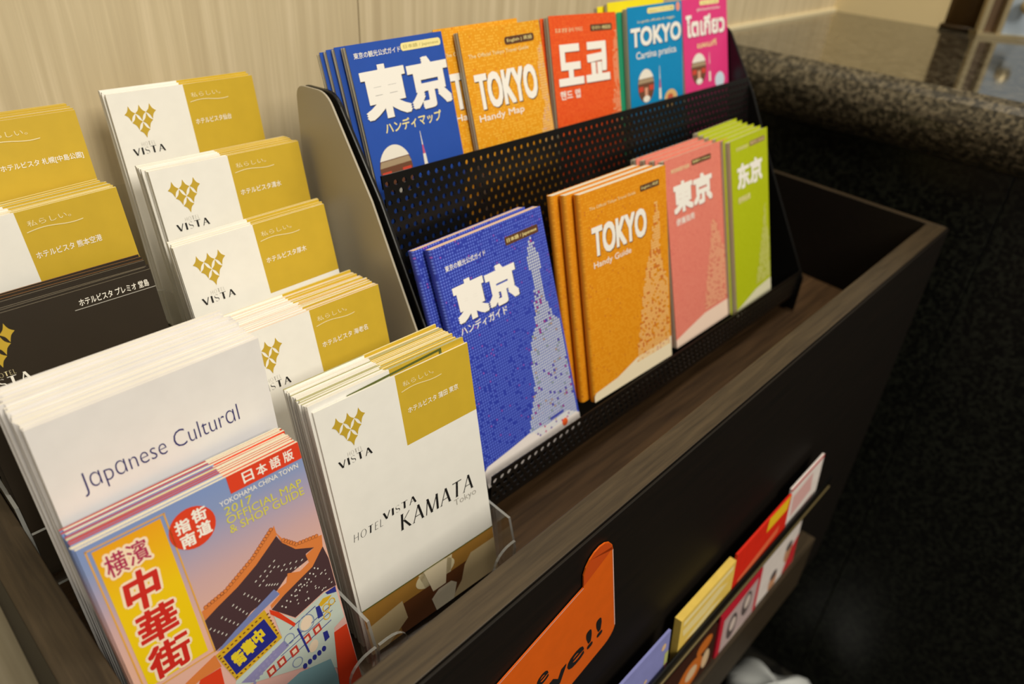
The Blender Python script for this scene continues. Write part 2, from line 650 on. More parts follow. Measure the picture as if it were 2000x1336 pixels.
obj('countertop', local(ct, prism([(0.914, ZC), (1.35, ZC), (1.35, ZC - 0.03), (0.93, ZC - 0.03)], 'y', -1.2, YW - 0.001)), gran_top, ct)
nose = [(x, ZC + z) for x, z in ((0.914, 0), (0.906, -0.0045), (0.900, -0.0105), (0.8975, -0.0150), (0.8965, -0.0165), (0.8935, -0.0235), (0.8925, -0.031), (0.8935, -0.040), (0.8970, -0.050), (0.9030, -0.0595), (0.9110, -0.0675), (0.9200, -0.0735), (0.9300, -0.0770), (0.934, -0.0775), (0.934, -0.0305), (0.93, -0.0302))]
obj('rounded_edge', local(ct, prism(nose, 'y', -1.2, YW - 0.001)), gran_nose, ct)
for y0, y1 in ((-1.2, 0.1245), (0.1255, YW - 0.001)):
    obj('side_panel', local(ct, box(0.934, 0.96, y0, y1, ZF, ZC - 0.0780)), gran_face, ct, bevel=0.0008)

# wall corner rounding away, shade put into its brown, and a metal-framed cabinet on the far end of the counter
colm = tag(empty('rounded_wall_corner', (1.385, 0.333, ZC)), 'rounded wall corner at the far end of the counter, shade put into its brown', 'column')
obj('shaft', lathe([(0.042, 0.0), (0.042, 1.2)], 32), mat('shaded_wall_brown', (104, 78, 42), 0.4, 0.3), colm, smooth=True)
obj('base_ring', lathe([(0.045, 0.0005), (0.045, 0.006), (0.043, 0.008)], 32), mat('dark_brown_ring', (52, 38, 20), 0.4, 0.5), colm, smooth=True)
cab = tag(empty('metal_cabinet', (1.318, 0.299, ZC)), 'brushed metal framed case with a round knob on the counter', 'case')
cab.rotation_euler = (0, 0, math.radians(35))
steel = mat('satin_brass_steel', (200, 184, 146), 0.3, 0.7)
obj('post', box(0, 0.014, -0.008, 0.0, 0.0, 0.5), steel, cab, bevel=0.001)
obj('inner_post', box(0.0, 0.014, -0.0335, -0.0265, 0.0, 0.5), steel, cab, bevel=0.001)
obj('recess', box(0.012, 0.02, -0.027, -0.0075, 0.0, 0.5), mat('brown_recess', (84, 62, 38), 0.5), cab)
obj('door', box(0.004, 0.02, -0.45, -0.033, 0.006, 0.5), mat('grey_blue_panel', (166, 180, 196), 0.3, 0.2), cab)
obj('foot_rail', box(-0.002, 0.03, -0.45, 0.0, 0.0002, 0.006), steel, cab)
kn = obj('knob', lathe([(0.004, 0), (0.004, 0.012), (0.010, 0.014), (0.011, 0.022), (0.008, 0.026)], 20), steel, cab, smooth=True)
kn.matrix_local = Matrix.Translation((0.004, -0.050, 0.047)) @ Matrix.Rotation(math.radians(-90), 4, 'Y')

# ------------------------------------------------------------------ wooden tray unit
ZR, ZT = -0.295, -0.405           # rim height, tray floor
tray = tag(empty('display_tray', (0.43, 0.16, -0.80)), 'long dark wooden display tray with raised rim and front panel', 'display stand')
FO = [(0.011, 0.1455), (0.857, 0.154)]
FI = [(0.0295, 0.1645), (0.8503, 0.1735)]
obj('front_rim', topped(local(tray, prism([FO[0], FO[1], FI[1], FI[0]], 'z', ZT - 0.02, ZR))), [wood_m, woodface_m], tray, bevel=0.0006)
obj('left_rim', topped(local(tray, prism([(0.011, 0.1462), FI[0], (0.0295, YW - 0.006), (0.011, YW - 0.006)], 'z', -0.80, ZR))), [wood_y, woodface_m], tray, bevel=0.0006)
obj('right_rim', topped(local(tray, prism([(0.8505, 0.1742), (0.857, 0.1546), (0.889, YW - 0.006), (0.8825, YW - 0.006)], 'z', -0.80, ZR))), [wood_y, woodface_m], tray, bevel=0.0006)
obj('tray_floor', local(tray, prism([(0.0296, 0.165), (0.850, 0.174), (0.882, YW - 0.008), (0.0296, YW - 0.008)], 'z', ZT - 0.012, ZT)), floor_wood, tray)
obj('back_board', local(tray, box(0.0296, 0.880, YW - 0.0075, YW - 0.003, ZT - 0.012, ZR - 0.01)), woodface_m, tray)
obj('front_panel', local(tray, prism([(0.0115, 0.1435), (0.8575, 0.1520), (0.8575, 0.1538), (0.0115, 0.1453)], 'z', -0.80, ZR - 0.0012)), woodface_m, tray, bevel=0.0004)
obj('ledge', local(tray, prism([(0.02, 0.126), (0.70, 0.1315), (0.70, 0.1500), (0.02, 0.1433)], 'z', -0.715, -0.634)), wood_m, tray, bevel=0.001)
obj('bottom_board', local(tray, prism([(0.0300, 0.1460), (0.8500, 0.1544), (0.8825, YW - 0.008), (0.0300, YW - 0.008)], 'z', -0.80, -0.782)), woodface_m, tray)
obj('plinth', local(tray, box(0.10, 0.78, 0.30, YW - 0.01, ZF, -0.80)), woodface_m, tray)
blk = mat('black_metal', (14, 13, 12), 0.35, 0.3)
lipb = [(0.06, 0.116), (0.70, 0.122)]
for z0, z1 in ((-0.528, -0.506),):
    obj('pocket_bar', local(tray, prism([(0.06, 0.1250), (0.655, 0.1300), (0.655, 0.1320), (0.06, 0.1270)], 'z', z0, z1)), blk, tray, bevel=0.0006)
    obj('pocket_floor', local(tray, prism([(0.06, 0.1271), (0.655, 0.1321), (0.655, 0.1497), (0.06, 0.1438)], 'z', z0, z0 + 0.002)), blk, tray)
obj('pocket_trim', local(tray, prism([(0.06, 0.1240), (0.655, 0.1290), (0.655, 0.1300), (0.06, 0.1250)], 'z', -0.5225, -0.520)), mat('worn_brass_edge', (140, 124, 84), 0.4, 0.5), tray)


def fy(x, d):
    """a depth d in front of the front panel at x"""
    return 0.1435 + (x - 0.0115) * 0.01005 - d


def flyer(name, x0, x1, z0, z1, d, th, m, label, cat='flyer', lean=5, group=None):
    H = (z1 - z0) / math.cos(math.radians(lean))
    M4 = leaf_matrix((x0, fy(x0, d) + 0.0, z1), lean, 0.58, 0, H)
    o = obj(name, box(0, x1 - x0, 0, th, 0, H), [m, white_e], matrix=M4)
    tag(o, label, cat, group or 'flyers in the front pockets')
    L = Leaf(o, H)
    L.vmax = H * 1000 - 0.5
    return L


fb = flyer('flyer', 0.262, 0.352, -0.5255, -0.473, 0.012, 0.002, paper('flyer_blue', (138, 142, 205)), 'lavender blue flyer in the upper front pocket, leftmost')
fb.polys('print', [ellipse(24, 44, 18, 11), ellipse(8, 40, 7.5, 7)], whiteink, 1)
fb.polys('print', [ellipse(82, 12, 3, 3.5), ellipse(60, 30, 2, 2), ellipse(46, 22, 1.6, 1.6)], mat('flyer_peach', (232, 196, 150), 0.5), 2)
fb.rect('print', 85, 90, 22, 36, mat('flyer_olive', (190, 196, 120), 0.5), 2)
fb.rect('print', 86, 90, 36, 50, mat('flyer_pink', (226, 130, 160), 0.5), 3)
fy_l = flyer('flyer_box', 0.364, 0.449, -0.5255, -0.473, 0.0138, 0.006, paper('flyer_gold', (236, 202, 96)), 'thick gold flyer block in the upper front pocket beside the lavender one')
fy_l.polys('print', [[(4, 4), (81, 3), (81, 8), (4, 9)]], mat('flyer_cream', (250, 232, 170), 0.5), 1)
fy_l.polys('print', [[(4, 14), (60, 12), (76, 18), (40, 24), (6, 22)], [(8, 30), (50, 26), (70, 30), (30, 36)]], mat('flyer_lightgold', (246, 226, 160), 0.5), 1)
fy_l.polys('print', [ellipse(16, 40, 9, 6), ellipse(30, 44, 6, 4)], mat('flyer_orange', (222, 130, 60), 0.5), 2)
fr_ = flyer('flyer', 0.449, 0.551, -0.5255, -0.467, 0.0135, 0.002, paper('flyer_red', (222, 40, 18)), 'bright red flyer in the upper front pocket with yellow top corner')
fr_.polys('print', [[(58, 0), (100, 0), (97, 15), (56, 15)]], mat('flyer_yellow', (244, 198, 30), 0.5), 1)
fr_.polys('print', [[(10, 36), (86, 26), (84, 34), (8, 46)], [(8, 50), (80, 40), (78, 46), (8, 58)]], mat('flyer_salmon', (240, 110, 70), 0.5), 1)
fw = flyer('flyer', 0.552, 0.624, -0.5255, -0.463, 0.012, 0.002, paper('flyer_white', (236, 226, 222)), 'white flyer with a red top edge in the upper front pocket, rightmost')
fw.rect('print', 0, 72, 0, 3.5, mat('flyer_crimson', (206, 40, 50), 0.5), 1)
fw.polys('print', [[(8, 14), (50, 10), (54, 34), (10, 40)], [(14, 50), (60, 44), (60, 52), (14, 58)]], mat('flyer_rose', (226, 178, 176), 0.5), 1)
f2a = flyer('flyer', 0.330, 0.470, -0.6335, -0.580, 0.0095, 0.002, paper('flyer_dark', (62, 32, 20)), 'dark food flyer with orange pictures in the lower front pocket')
f2a.polys('print', [ellipse(96, 30, 22, 17), ellipse(60, 54, 26, 14), ellipse(118, 10, 14, 9)], mat('food_orange', (214, 116, 40), 0.5), 1)
f2a.polys('print', [ellipse(98, 30, 10, 8), ellipse(62, 54, 9, 5), ellipse(124, 34, 7, 12)], mat('food_cream', (232, 200, 160), 0.5), 2)
f2a.polys('print', [ellipse(90, 64, 16, 9), ellipse(40, 34, 12, 9)], mat('food_red', (160, 44, 24), 0.5), 2)
f2b = flyer('flyer', 0.474, 0.557, -0.6335, -0.575, 0.0100, 0.002, paper('flyer_magenta', (206, 34, 56)), 'crimson flyer with grey portrait pictures in the lower front pocket')
f2b.polys('print', [[(8, 12), (76, 8), (76, 74), (8, 78)]], mat('flyer_greyrose', (200, 178, 178), 0.5), 1)
f2b.polys('print', [ellipse(28, 36, 10, 17), ellipse(56, 28, 10, 16)], mat('portrait_grey', (96, 84, 84), 0.5), 2)
f2b.polys('print', [ellipse(29, 34, 6, 9), ellipse(57, 26, 6, 9), ellipse(40, 62, 22, 7)], mat('portrait_pale', (226, 208, 200), 0.5), 3)
f2w = flyer('flyer', 0.558, 0.647, -0.6335, -0.572, 0.0092, 0.002, paper('flyer_white', (236, 226, 222)), 'white flyer with small portraits and a crimson corner in the lower front pocket')
f2w.polys('print', [ellipse(36, 52, 9, 14), ellipse(66, 32, 9, 13)], mat('portrait_skin', (206, 150, 112), 0.5), 1)
f2w.polys('print', [ellipse(36, 42, 8, 6), ellipse(66, 22, 8, 6)], mat('portrait_grey', (96, 84, 84), 0.5), 2)
f2w.polys('print', [[(74, 30), (89, 20), (89, 90), (60, 90)]], mat('flyer_crimson', (206, 40, 50), 0.5), 1)

# orange sign stuck to the front panel, tilted, with a rounded tab
SR = 13.5
sa = math.radians(SR)
sp = [(0.0, 0.0)]
su = 0.106
sign_pts = [(-0.02, -0.094), (0.095, -0.094)]
for k in range(6):
    a = math.radians(-90 + 18 * k)
    sign_pts.append((su - 0.012 + 0.012 * math.cos(a), -0.082 + 0.012 * math.sin(a)))
sign_pts += [(su, 0.004)]
for k in range(9):
    a = math.radians(0 + 20 * k)
    sign_pts.append((su - 0.0135 + 0.0135 * math.cos(a), 0.006 + 0.0165 * math.sin(a)))
sign_pts += [(su - 0.027, 0.0), (-0.02, 0.0)]
or_m = paper('orange_card', (226, 98, 12), 0.55, 0.04)
sv, sf = prism(sign_pts, 'y', 0.0, 0.0008)
SM = Matrix.Translation((0.158, fy(0.16, 0.0016), -0.351)) @ Matrix.Rotation(math.radians(0.58), 4, 'Z') @ Matrix.Rotation(-sa, 4, 'Y')
sg = tag(obj('orange_sign', (sv, sf), or_m, matrix=SM), 'tilted orange card sign with a rounded tab on the front panel', 'sign')
SL = Leaf(sg, 0.0)
SL.polys('tab_print', [[(su * 1000 - 26.5, -1.5)] + [(su * 1000 - 13.5 + 13 * math.cos(math.radians(180 - 20 * k)), -6 - 16 * math.sin(math.radians(180 - 20 * k))) for k in range(10)] + [(su * 1000 - 0.5, -9), (su * 1000 - 5, -6)]], mat('orange_tab', (206, 78, 14), 0.5), 1)
pk = mat('pale_card_edge', (236, 190, 180), 0.5)
SL.polys('edge_print', [[(-20, 0), (su * 1000 - 27, 0), (su * 1000 - 27, 0.7), (-20, 0.7)], [(su * 1000 - 0.8, -6), (su * 1000, -6), (su * 1000, 84), (su * 1000 - 0.8, 84)]], pk, 1)
SL.text('lettering', 'e', 34, 44, 40, 51, ink_m, 2, 0.03)
SL.text('lettering', 've!!', 42, 93, 53, 74.5, ink_m, 2, 0.03)

# pale bag on the floor beside the stand
def lump(n, m, r, seed, flat):
    rnd = random.Random(seed)
    V, F = [], []
    ph = [rnd.uniform(0, 6) for _ in range(8)]
    for i in range(n + 1):
        t = i / n * math.pi * 0.62
        for k in range(m):
            a = 2 * math.pi * k / m
            q = 1 + .12 * math.sin(3 * a + ph[0] + 2 * t) + .08 * math.sin(5 * a + ph[1]) + .06 * math.sin(9 * a + ph[2] + 4 * t) + .04 * math.sin(14 * a + 7 * t + ph[3])
            V.append((r * q * math.sin(t + .02), r * q * math.sin(t + .02) * 0 + 0, 0) if False else (r * q * math.sin(t) * math.cos(a), r * q * math.sin(t) * math.sin(a), flat * (math.cos(t) - math.cos(math.pi * .62)) * (1 + .15 * math.sin(4 * a + ph[4]))))
    for i in range(n):
        for k in range(m):
            F.append((i * m + k, i * m + (k + 1) % m, (i + 1) * m + (k + 1) % m, (i + 1) * m + k))
    F.append(tuple(range(n * m + m - 1, n * m - 1, -1)))
    return V, F


tag(obj('plastic_bag', lump(10, 40, 0.074, 3, 0.07), mat('white_plastic', (222, 226, 226), 0.35), matrix=Matrix.Translation((0.815, 0.128, ZF)), smooth=True),
    'crumpled white plastic bag on the dark floor below the flyers', 'bag')

# ------------------------------------------------------------------ clear stepped holder
hold = tag(empty('leaflet_holder', (0.145, 0.35, ZT)), 'clear acrylic stepped leaflet holder with two columns in the tray', 'holder')
TB = [-0.3985, -0.371, -0.337, -0.307, -0.277]          # pocket floors, front to back
TYL = [0.2095, 0.249, 0.346, 0.381, 0.4158]          # pocket fronts, left and right column
TYR = [0.2095, 0.290, 0.350, 0.390, 0.440]
TY = TYL
side = [(TY[0], ZT + 0.0005)]
for i in range(5):
    side.append((TY[i] + 0.001, TB[i] + 0.030))
    side.append((TY[i] + 0.008, TB[i] + 0.052))
    nx = TY[i + 1] + 0.001 if i < 4 else 0.502
    side.append((nx, TB[i] + 0.052 if i < 4 else TB[i] + 0.10))
side.append((0.502, ZT + 0.0005))
def xr(y):
    """inner face of the right side panel, which stands slightly askew"""
    return 0.2515 + (y - 0.21) * 0.040


for x in (0.0305, 0.1422):
    obj('side_panel' if x != 0.1422 else 'divider', rim(local(hold, prism(side, 'x', x - 0.0009, x + 0.0009))), acr, hold)
pv, pf = prism(side, 'x', 0.0, 0.0018)
obj('side_panel', rim(local(hold, ([(xr(v[1]) + v[0], v[1], v[2]) for v in pv], pf))), acr, hold)
for i in range(5):
    for (a, b, TY) in ((0.0315, 0.1412, TYL), (0.1432, xr(TYR[i]) - 0.0002, TYR)):
        y1 = (TY[i + 1] - 0.003) if i < 4 else 0.50
        obj('pocket_floor', local(hold, box(a, b, TY[i] + 0.0019, y1, TB[i] - 0.0024, TB[i] - 0.0008)), acr[0], hold)
        w = b - a
        p = [(a, TB[i] - 0.002), (b, TB[i] - 0.002), (b, TB[i] + 0.038)]
        for k in range(7):
            t = math.radians(15 * k)
            p.append((b - 0.004 - 0.014 * math.sin(t), TB[i] + 0.024 + 0.014 * math.cos(t)))
        for k in range(7):
            t = math.radians(15 * k)
            p.append((b - 0.026 + 0.008 * math.cos(t) , TB[i] + 0.010 - 0.008 * math.sin(t)))
        for k in range(7):
            t = math.radians(15 * k)
            p.append((a + 0.028 - 0.008 * math.sin(t), TB[i] + 0.010 - 0.008 * math.cos(t)))
        for k in range(7):
            t = math.radians(90 - 15 * k)
            p.append((a + 0.006 + 0.014 * math.sin(t), TB[i] + 0.024 + 0.014 * math.cos(t)))
        p.append((a, TB[i] + 0.038))
        obj('front_lip', rim(local(hold, prism(p, 'y', TY[i], TY[i] + 0.0018))), acr, hold)
obj('back_plate', local(hold, box(0.0314, xr(0.5) - 0.0002, 0.5005, 0.502, ZT + 0.0005, -0.19)), acr[0], hold)


# ------------------------------------------------------------------ leaflets
def sheet(w, H, th, mats, bow=0.0, gold=None, foot=None):
    """folded leaflet: three thin leaves; optional gold block at the top right of the front"""
    nu = 6
    us = [w * k / nu for k in range(nu + 1)]
    if gold:
        us = sorted(set([u for u in us if abs(u - gold[0]) > w * .05] + [gold[0]]))
    vs = [H, H - gold[1], 0] if gold else [H, 0]
    V, F, M = [], [], []
    t3 = th / 3
    for l in range(3):
        y0, y1 = l * t3, l * t3 + t3 * .86
        o = len(V)
        nv = len(vs)
        for y in (y0, y1):
            for v in vs:
                for u in us:
                    V.append((u, y + bow * math.sin(math.pi * u / w) * (v / H) ** 2, v))
        nn = len(us)
        A = nv * nn

        def I(s, j, i):
            return o + s * A + j * nn + i
        for j in range(nv - 1):
            for i in range(nn - 1):
                F.append((I(0, j, i), I(0, j + 1, i), I(0, j + 1, i + 1), I(0, j, i + 1)))
                M.append(1 if (gold and l == 0 and j == 0 and us[i] >= gold[0] - 1e-6) else 0)
                F.append((I(1, j, i), I(1, j, i + 1), I(1, j + 1, i + 1), I(1, j + 1, i)))
                M.append(0)
            F.append((I(0, j, 0), I(1, j, 0), I(1, j + 1, 0), I(0, j + 1, 0)))
            M.append(0)
            F.append((I(0, j, nn - 1), I(0, j + 1, nn - 1), I(1, j + 1, nn - 1), I(1, j, nn - 1)))
            M.append(2)
        for i in range(nn - 1):
            F.append((I(0, 0, i), I(0, 0, i + 1), I(1, 0, i + 1), I(1, 0, i)))
            M.append(3 if (gold and us[i] >= gold[0] - 1e-6) else 2)
            F.append((I(0, nv - 1, i), I(1, nv - 1, i), I(1, nv - 1, i + 1), I(0, nv - 1, i + 1)))
            M.append(2)
    return V, F, M


def stack(name, X, lean, yaw, roll, w, H, n, thick, rise, edges, gold, mats, front_label, back_label, group, jit=1.0, seed=1, fan=0.0, cat='leaflet'):
    rnd = random.Random(seed)
    pitch = thick / max(1, n - 1)
    M0 = leaf_matrix(X, lean, yaw, roll, H)
    protos = []
    for e in edges:
        for bow in (0.0, 0.0006):
            vf = sheet(w, H, min(pitch * .93, .0018), mats, bow, gold)
            me = bpy.data.meshes.new(name)
            me.from_pydata(vf[0], [], vf[1])
            for m in (mats[0], mats[1], e[0], e[1]):
                me.materials.append(m)
            me.polygons.foreach_set('material_index', vf[2])
            protos.append(me)
    front, rest = None, []
    for i in range(n):
        me = protos[0] if i == 0 else rnd.choice(protos)
        o = bpy.data.objects.new(name, me)
        COL.objects.link(o)
        f = i / max(1, n - 1)
        dx = 0 if i == 0 else rnd.uniform(-.0010, .0010) * jit - fan * f
        dz = 0 if i == 0 else rise * f + rnd.uniform(-.0006, .0004) * jit
        o.matrix_world = M0 @ Matrix.Translation((dx, pitch * i, dz)) @ Matrix.Rotation(math.radians(0 if i == 0 else rnd.uniform(-.35, .35) * jit), 4, 'Y')
        tag(o, front_label if i == 0 else back_label, cat, group)
        if i == 0:
            front = o
        else:
            rest.append(o)
    L = Leaf(front, H)
    L.rest = rest
    return L


def hotel(L, place, tw=(52.5, 86), small=False):
    L.logo(7.2, 7.8, 1.0, goldink)
    L.roman('lettering', 'HOTEL', 13, 22, 30.2, 32.6, grey_ink, 2, 0.3)
    L.roman('lettering', 'VISTA', 7, 27.2, 33.3, 37.6, ink_m, 2, 0.2)
    L.text('slogan_lettering', '私らしい。', 53, 74, 5.6, 8.6, paleink, 2)
    L.wave('slogan_line', 51.5, 79, 11.0, 0.7, 0.45, paleink)
    L.text('place_lettering', place, tw[0], tw[1], 21.8, 25.6, whiteink, 2, 0.012)


G = (0.0492, 0.0445)
HM = [white_p, gold_p]
EW = [(white_e, cream_e), (white_e, yellow_e), (cream_e, yellow_e)]
EK = [(white_e, cream_e), (white_e, green_e), (green_e, yellow_e), (white_e, yellow_e)]
EP = [(pink_e, pink_e), (cream_e, yellow_e), (pink_e, cream_e), (white_e, cream_e)]


def Hof(X, lean, base):
    return (X[2] - base) / math.cos(math.radians(lean))


X = (0.149, 0.2622, -0.2333)
H = Hof(X, 11.4, TB[0] + .001)
K = stack('hotel_leaflet', X, 11.4, -3.7, -1.4, .1, H, 22, .030, .0035, EK, G, HM, 'white leaflet with gold corner and photo strip, front of the frontmost right stack',
          'white and gold leaflet packed behind the front one of the frontmost right stack', 'hotel leaflets, front right stack', 1.0, 4)
K2 = K.rest[0]
K2.matrix_world = K2.matrix_world @ Matrix.Translation((-.0012, 0, .0034))
Leaf(K2, H).polys('border_print', [[(22, 3.2), (84, 0.3), (84, 4.5), (82.4, 4.5), (82.4, 1.8), (22, 4.4)]], mat('olive_print', (88, 96, 36), .5), 1)
hotel(K, 'ホテルビスタ 蒲田 東京', (53.5, 89))
K.roman('lettering', 'HOTEL', 5, 24.3, 80.6, 85.4, ink_m, 2, 0.3, 1.0)
K.roman('lettering', 'VISTA', 25.2, 48, 78.0, 82.6, ink_m, 2, 0.2, 0.6)
K.roman('lettering', 'KAMATA', 34.7, 89.2, 85.4, 96, ink_m, 2, 0.14, 1.6, ROMAN_LIGHT)
K.text('lettering', 'Tokyo', 73.8, 91, 97.2, 103, grey_ink, 2, -0.006)
hb = H * 1000
K.rect('photo', 0.2, 99.8, 133, hb, paper('photo_amber', (178, 130, 56)), 1)
K.polys('photo_print', [ellipse(52, 140, 15, 7.5), [(40, 134), (66, 134), (62, 150), (44, 150)]], mat('photo_glow', (246, 232, 190), 0.5), 2)
K.polys('photo_print', [[(22, 146), (78, 146), (76, hb), (22, hb)]], mat('photo_brown', (104, 58, 24), 0.5), 3)
K.polys('photo_print', [[(44, 134), (62, 134), (58, 152), (48, 152)]], mat('photo_lamp', (255, 240, 206), 0.5), 4)
K.polys('photo_print', [[(0.2, 147), (26, 143.5), (27.5, 158), (12, hb), (0.2, hb)], [(74, 148), (80, 142), (99.8, 142), (99.8, hb), (60, hb), (70, 158)]], mat('photo_cream', (214, 192, 148), 0.5), 5)
K.polys('photo_print', [[(46, 157), (52, 153), (62, 153), (66, 157), (62, hb), (48, hb)]], mat('photo_linen', (232, 222, 198), 0.5), 6)
K.rect('fold_line', 0.0, 100, 132.6, 133.3, mat('photo_olive', (92, 100, 40), 0.5), 7)

X = (0.1481, 0.3382, -0.2261)
H = Hof(X, 14.1, TB[1])
E_ = stack('hotel_leaflet', X, 14.1, 0, .1, .1, H, 18, .029, .0050, EP, G, HM, 'white and gold leaflet fronting the pink-edged thick stack, second row right',
           'pink-edged leaflet packed behind the front one, second row right', 'hotel leaflets, second right stack', 1.1, 9)
hotel(E_, 'ホテルビスタ 海老名')
X = (0.1477, 0.3924, -0.1907)
H = Hof(X, 13.4, TB[2])
A_ = stack('hotel_leaflet', X, 13.4, -.4, -.9, .1, H, 5, .006, .003, EW, G, HM, 'white and gold leaflet fronting the thin middle stack of the right column',
           'leaflet behind the front one in the thin middle stack of the right column', 'hotel leaflets, middle right stack', .8, 5)
hotel(A_, 'ホテルビスタ厚木', (52, 80.5))
X = (0.1576, 0.4311, -0.1594)
H = Hof(X, 13, TB[3])
S_ = stack('hotel_leaflet', X, 13, .6, .4, .1, H, 11, .017, .0028, EW, G, HM, 'white and gold leaflet fronting the fourth stack of the right column, below the topmost',
           'leaflet behind the front one in the fourth stack of the right column', 'hotel leaflets, fourth right stack', 1.0, 7)
hotel(S_, 'ホテルビスタ清水', (52, 81))
X = (0.1620, 0.4840, -0.1277)
H = Hof(X, 11, TB[4])
D_ = stack('hotel_leaflet', X, 11, 4.0, 1.2, .1, H, 6, .008, .003, EW, G, HM, 'white and gold leaflet fronting the topmost stack of the right column, against the wall',
           'leaflet behind the front one in the topmost stack of the right column', 'hotel leaflets, topmost right stack', .9, 3)
hotel(D_, 'ホテルビスタ仙台', (52, 78))

# left column
X = (0.0332, 0.4131, -0.1606)
H = Hof(X, 9.5, TB[3])
U_ = stack('hotel_leaflet', X, 9.5, .6, -1.8, .1, H, 14, .024, .001, [(white_e, yellow_e), (cream_e, yellow_e), (white_e, green_e)], G, HM,
           'gold-topped leaflet fronting the left column stack right behind the black one', 'leaflet behind the front one in the left column stack above the black one', 'hotel leaflets, fourth left stack', 1.1, 12)
hotel(U_, 'ホテルビスタ 熊本空港', (51.5, 84.5))
X = (0.0335, 0.451, -0.1242)
H = Hof(X, 12, TB[4])
P_ = stack('hotel_leaflet', X, 12, 0, 0, .1, H, 6, .014, .004, EW, G, HM, 'gold-topped leaflet fronting the topmost stack of the left column at the photo edge',
           'leaflet behind the front one in the topmost left stack', 'hotel leaflets, topmost left stack', 1.0, 14)
hotel(P_, 'ホテルビスタ 札幌[中島公園]', (56, 97))
X = (0.0326, 0.386, -0.1955)
H = Hof(X, 13, TB[2])
R_ = stack('hotel_leaflet', X, 13, 0, 0, .0985, H, 10, .011, .006, [(grey_e, grey_e), (brown_e, brown_e), (black_p, grey_e)], None, [black_p, black_p],
           'black leaflet with gold logo and fine white line, fronting its stack', 'black leaflet packed behind the front black one', 'black hotel leaflets', 1.2, 15)
R_.logo(6.6, 5.0, 1.05, goldink)
R_.roman('lettering', 'HOTEL', 12.5, 22, 28.6, 31, paleink, 2, 0.3)
R_.roman('lettering', 'VISTA', 5.4, 27.4, 31.6, 36.6, whiteink, 2, 0.2)
R_.roman('lettering', 'PREMIO', 8.5, 24.5, 37.6, 40.2, paleink, 2, 0.25)
R_.text('place_lettering', 'ホテルビスタ プレミオ 堂島', 59.5, 95.5, 4.6, 8.6, whiteink, 2, 0.012)
R_.rect('thin_line', 56.5, 98.4, 9.6, 10.0, grey_ink, 2)

# plain white culture leaflets
X = (0.0363, 0.286, -0.1962)
H = Hof(X, 7.5, TB[1])
J_ = stack('culture_leaflet', X, 7.5, .7, .1, .1025, H, 24, .036, .004, [(white_b, white_b), (white_e, white_e)], None, [white_b, white_b],
           'plain white leaflet with thin navy lettering behind the orange-edged guides', 'white leaflet packed behind the front plain white one', 'white culture leaflets', 1.3, 20)
J_.text('lettering', 'Jɑpɑnese Culturɑl', 12.0, 84.5, 28.3, 40.2, mat('navy_ink', (38, 34, 108), 0.5), 2, -0.013)

# chinatown guides
X = (0.0341, 0.2564, -0.2387)
H = Hof(X, 13.8, TB[0])
sky = ramp_z('china_sky_print', [(0.0, (226, 178, 172)), (0.45, (232, 182, 162)), (0.66, (206, 170, 172)), (0.9, (138, 154, 198)), (1.0, (128, 150, 202))], H - .125, H)
red_p = mat('red_print', (222, 62, 26), 0.5)
stack_red = mat('red_edge', (196, 66, 36), 0.6)
chG = (0.0635, 0.009)
C_ = stack('chinatown_guide', X, 13.8, -1.9, -.7, .1, H, 12, .0185, .0016, [(cream_e, cream_e), (stack_red, cream_e), (cream_e, stack_red), (yellow_e, cream_e)], chG, [sky, red_p],
           'orange and blue town guide showing a tiled gate roof, front of its stack', 'town guide packed behind the front one with the gate roof', 'town guides, front left stack', .8, 31, cat='guide booklet')
yel = ramp_z('china_panel_print', [(0.0, (240, 208, 10)), (0.55, (240, 200, 14)), (1.0, (236, 160, 24))], H - .080, H)
C_.polys('panel_print', [[(4.8, 3.9), (32.8, 3.9), (32.0, 79), (4.8, 79)]], yel, 2)
ln = mat('panel_line', (228, 168, 70), 0.5)
fr4 = []
for a, b, c, d in ((2.6, 2.2, 35.2, 2.9), (2.6, 2.2, 3.3, 81), (34.3, 2.2, 35.0, 82), (2.6, 81, 35.0, 81.7)):
    fr4.append([(a, b), (c, b), (c, d), (a, d)])
C_.polys('panel_line', fr4, ln, 2)
halo = mat('china_halo', (250, 226, 196), 0.5)
crim = mat('china_red', (206, 40, 28), 0.5)
for s, u0, u1, v0, v1, sh in (('横', 7.2, 15.6, 8.4, 19.5, 0), ('濱', 16.0, 24.6, 8.2, 19, 0), ('中', 8.4, 22.8, 21.6, 41.0, .12), ('華', 8.0, 25.0, 42.0, 59.6, .1), ('街', 7.2, 25.6, 61.0, 78.4, .08)):
    big = u1 - u0 > 12
    C_.text('title_halo', s, u0 - 1.2, u1 + 1.2, v0 - 1.2, v1 + 1.2, halo, 3, 0.09 if big else .085, sh)
    C_.text('title_lettering', s, u0, u1, v0, v1, crim if big else mat('china_magenta', (178, 40, 84), 0.5), 4, 0.028 if big else 0.012, sh)
C_.polys('red_disc', [ellipse(43.6, 15.6, 10.3, 10.2)], red_p, 2)
for s, u, v in (('街', 44.4, 7.6), ('道', 44.6, 15.2), ('指', 36.4, 9.2), ('南', 36.8, 16.8)):
    C_.text('disc_lettering', s, u, u + 6.6, v, v + 6.8, whiteink, 3, .03, .04)
C_.rect('red_banner', 63.5, 99.9, 0.1, 9.0, red_p, 2)
for k, s in enumerate('日本語版'):
    C_.text('banner_lettering', s, 70.4 + 6.9 * k, 75.6 + 6.9 * k, 1.6, 7.4, whiteink, 3, .018)
C_.text('lettering', 'YOKOHAMA CHINA TOWN', 57.3, 97, 10.3, 12.9, whiteink, 2, .005)
yl = mat('china_yellow_ink', (214, 206, 74), 0.5)
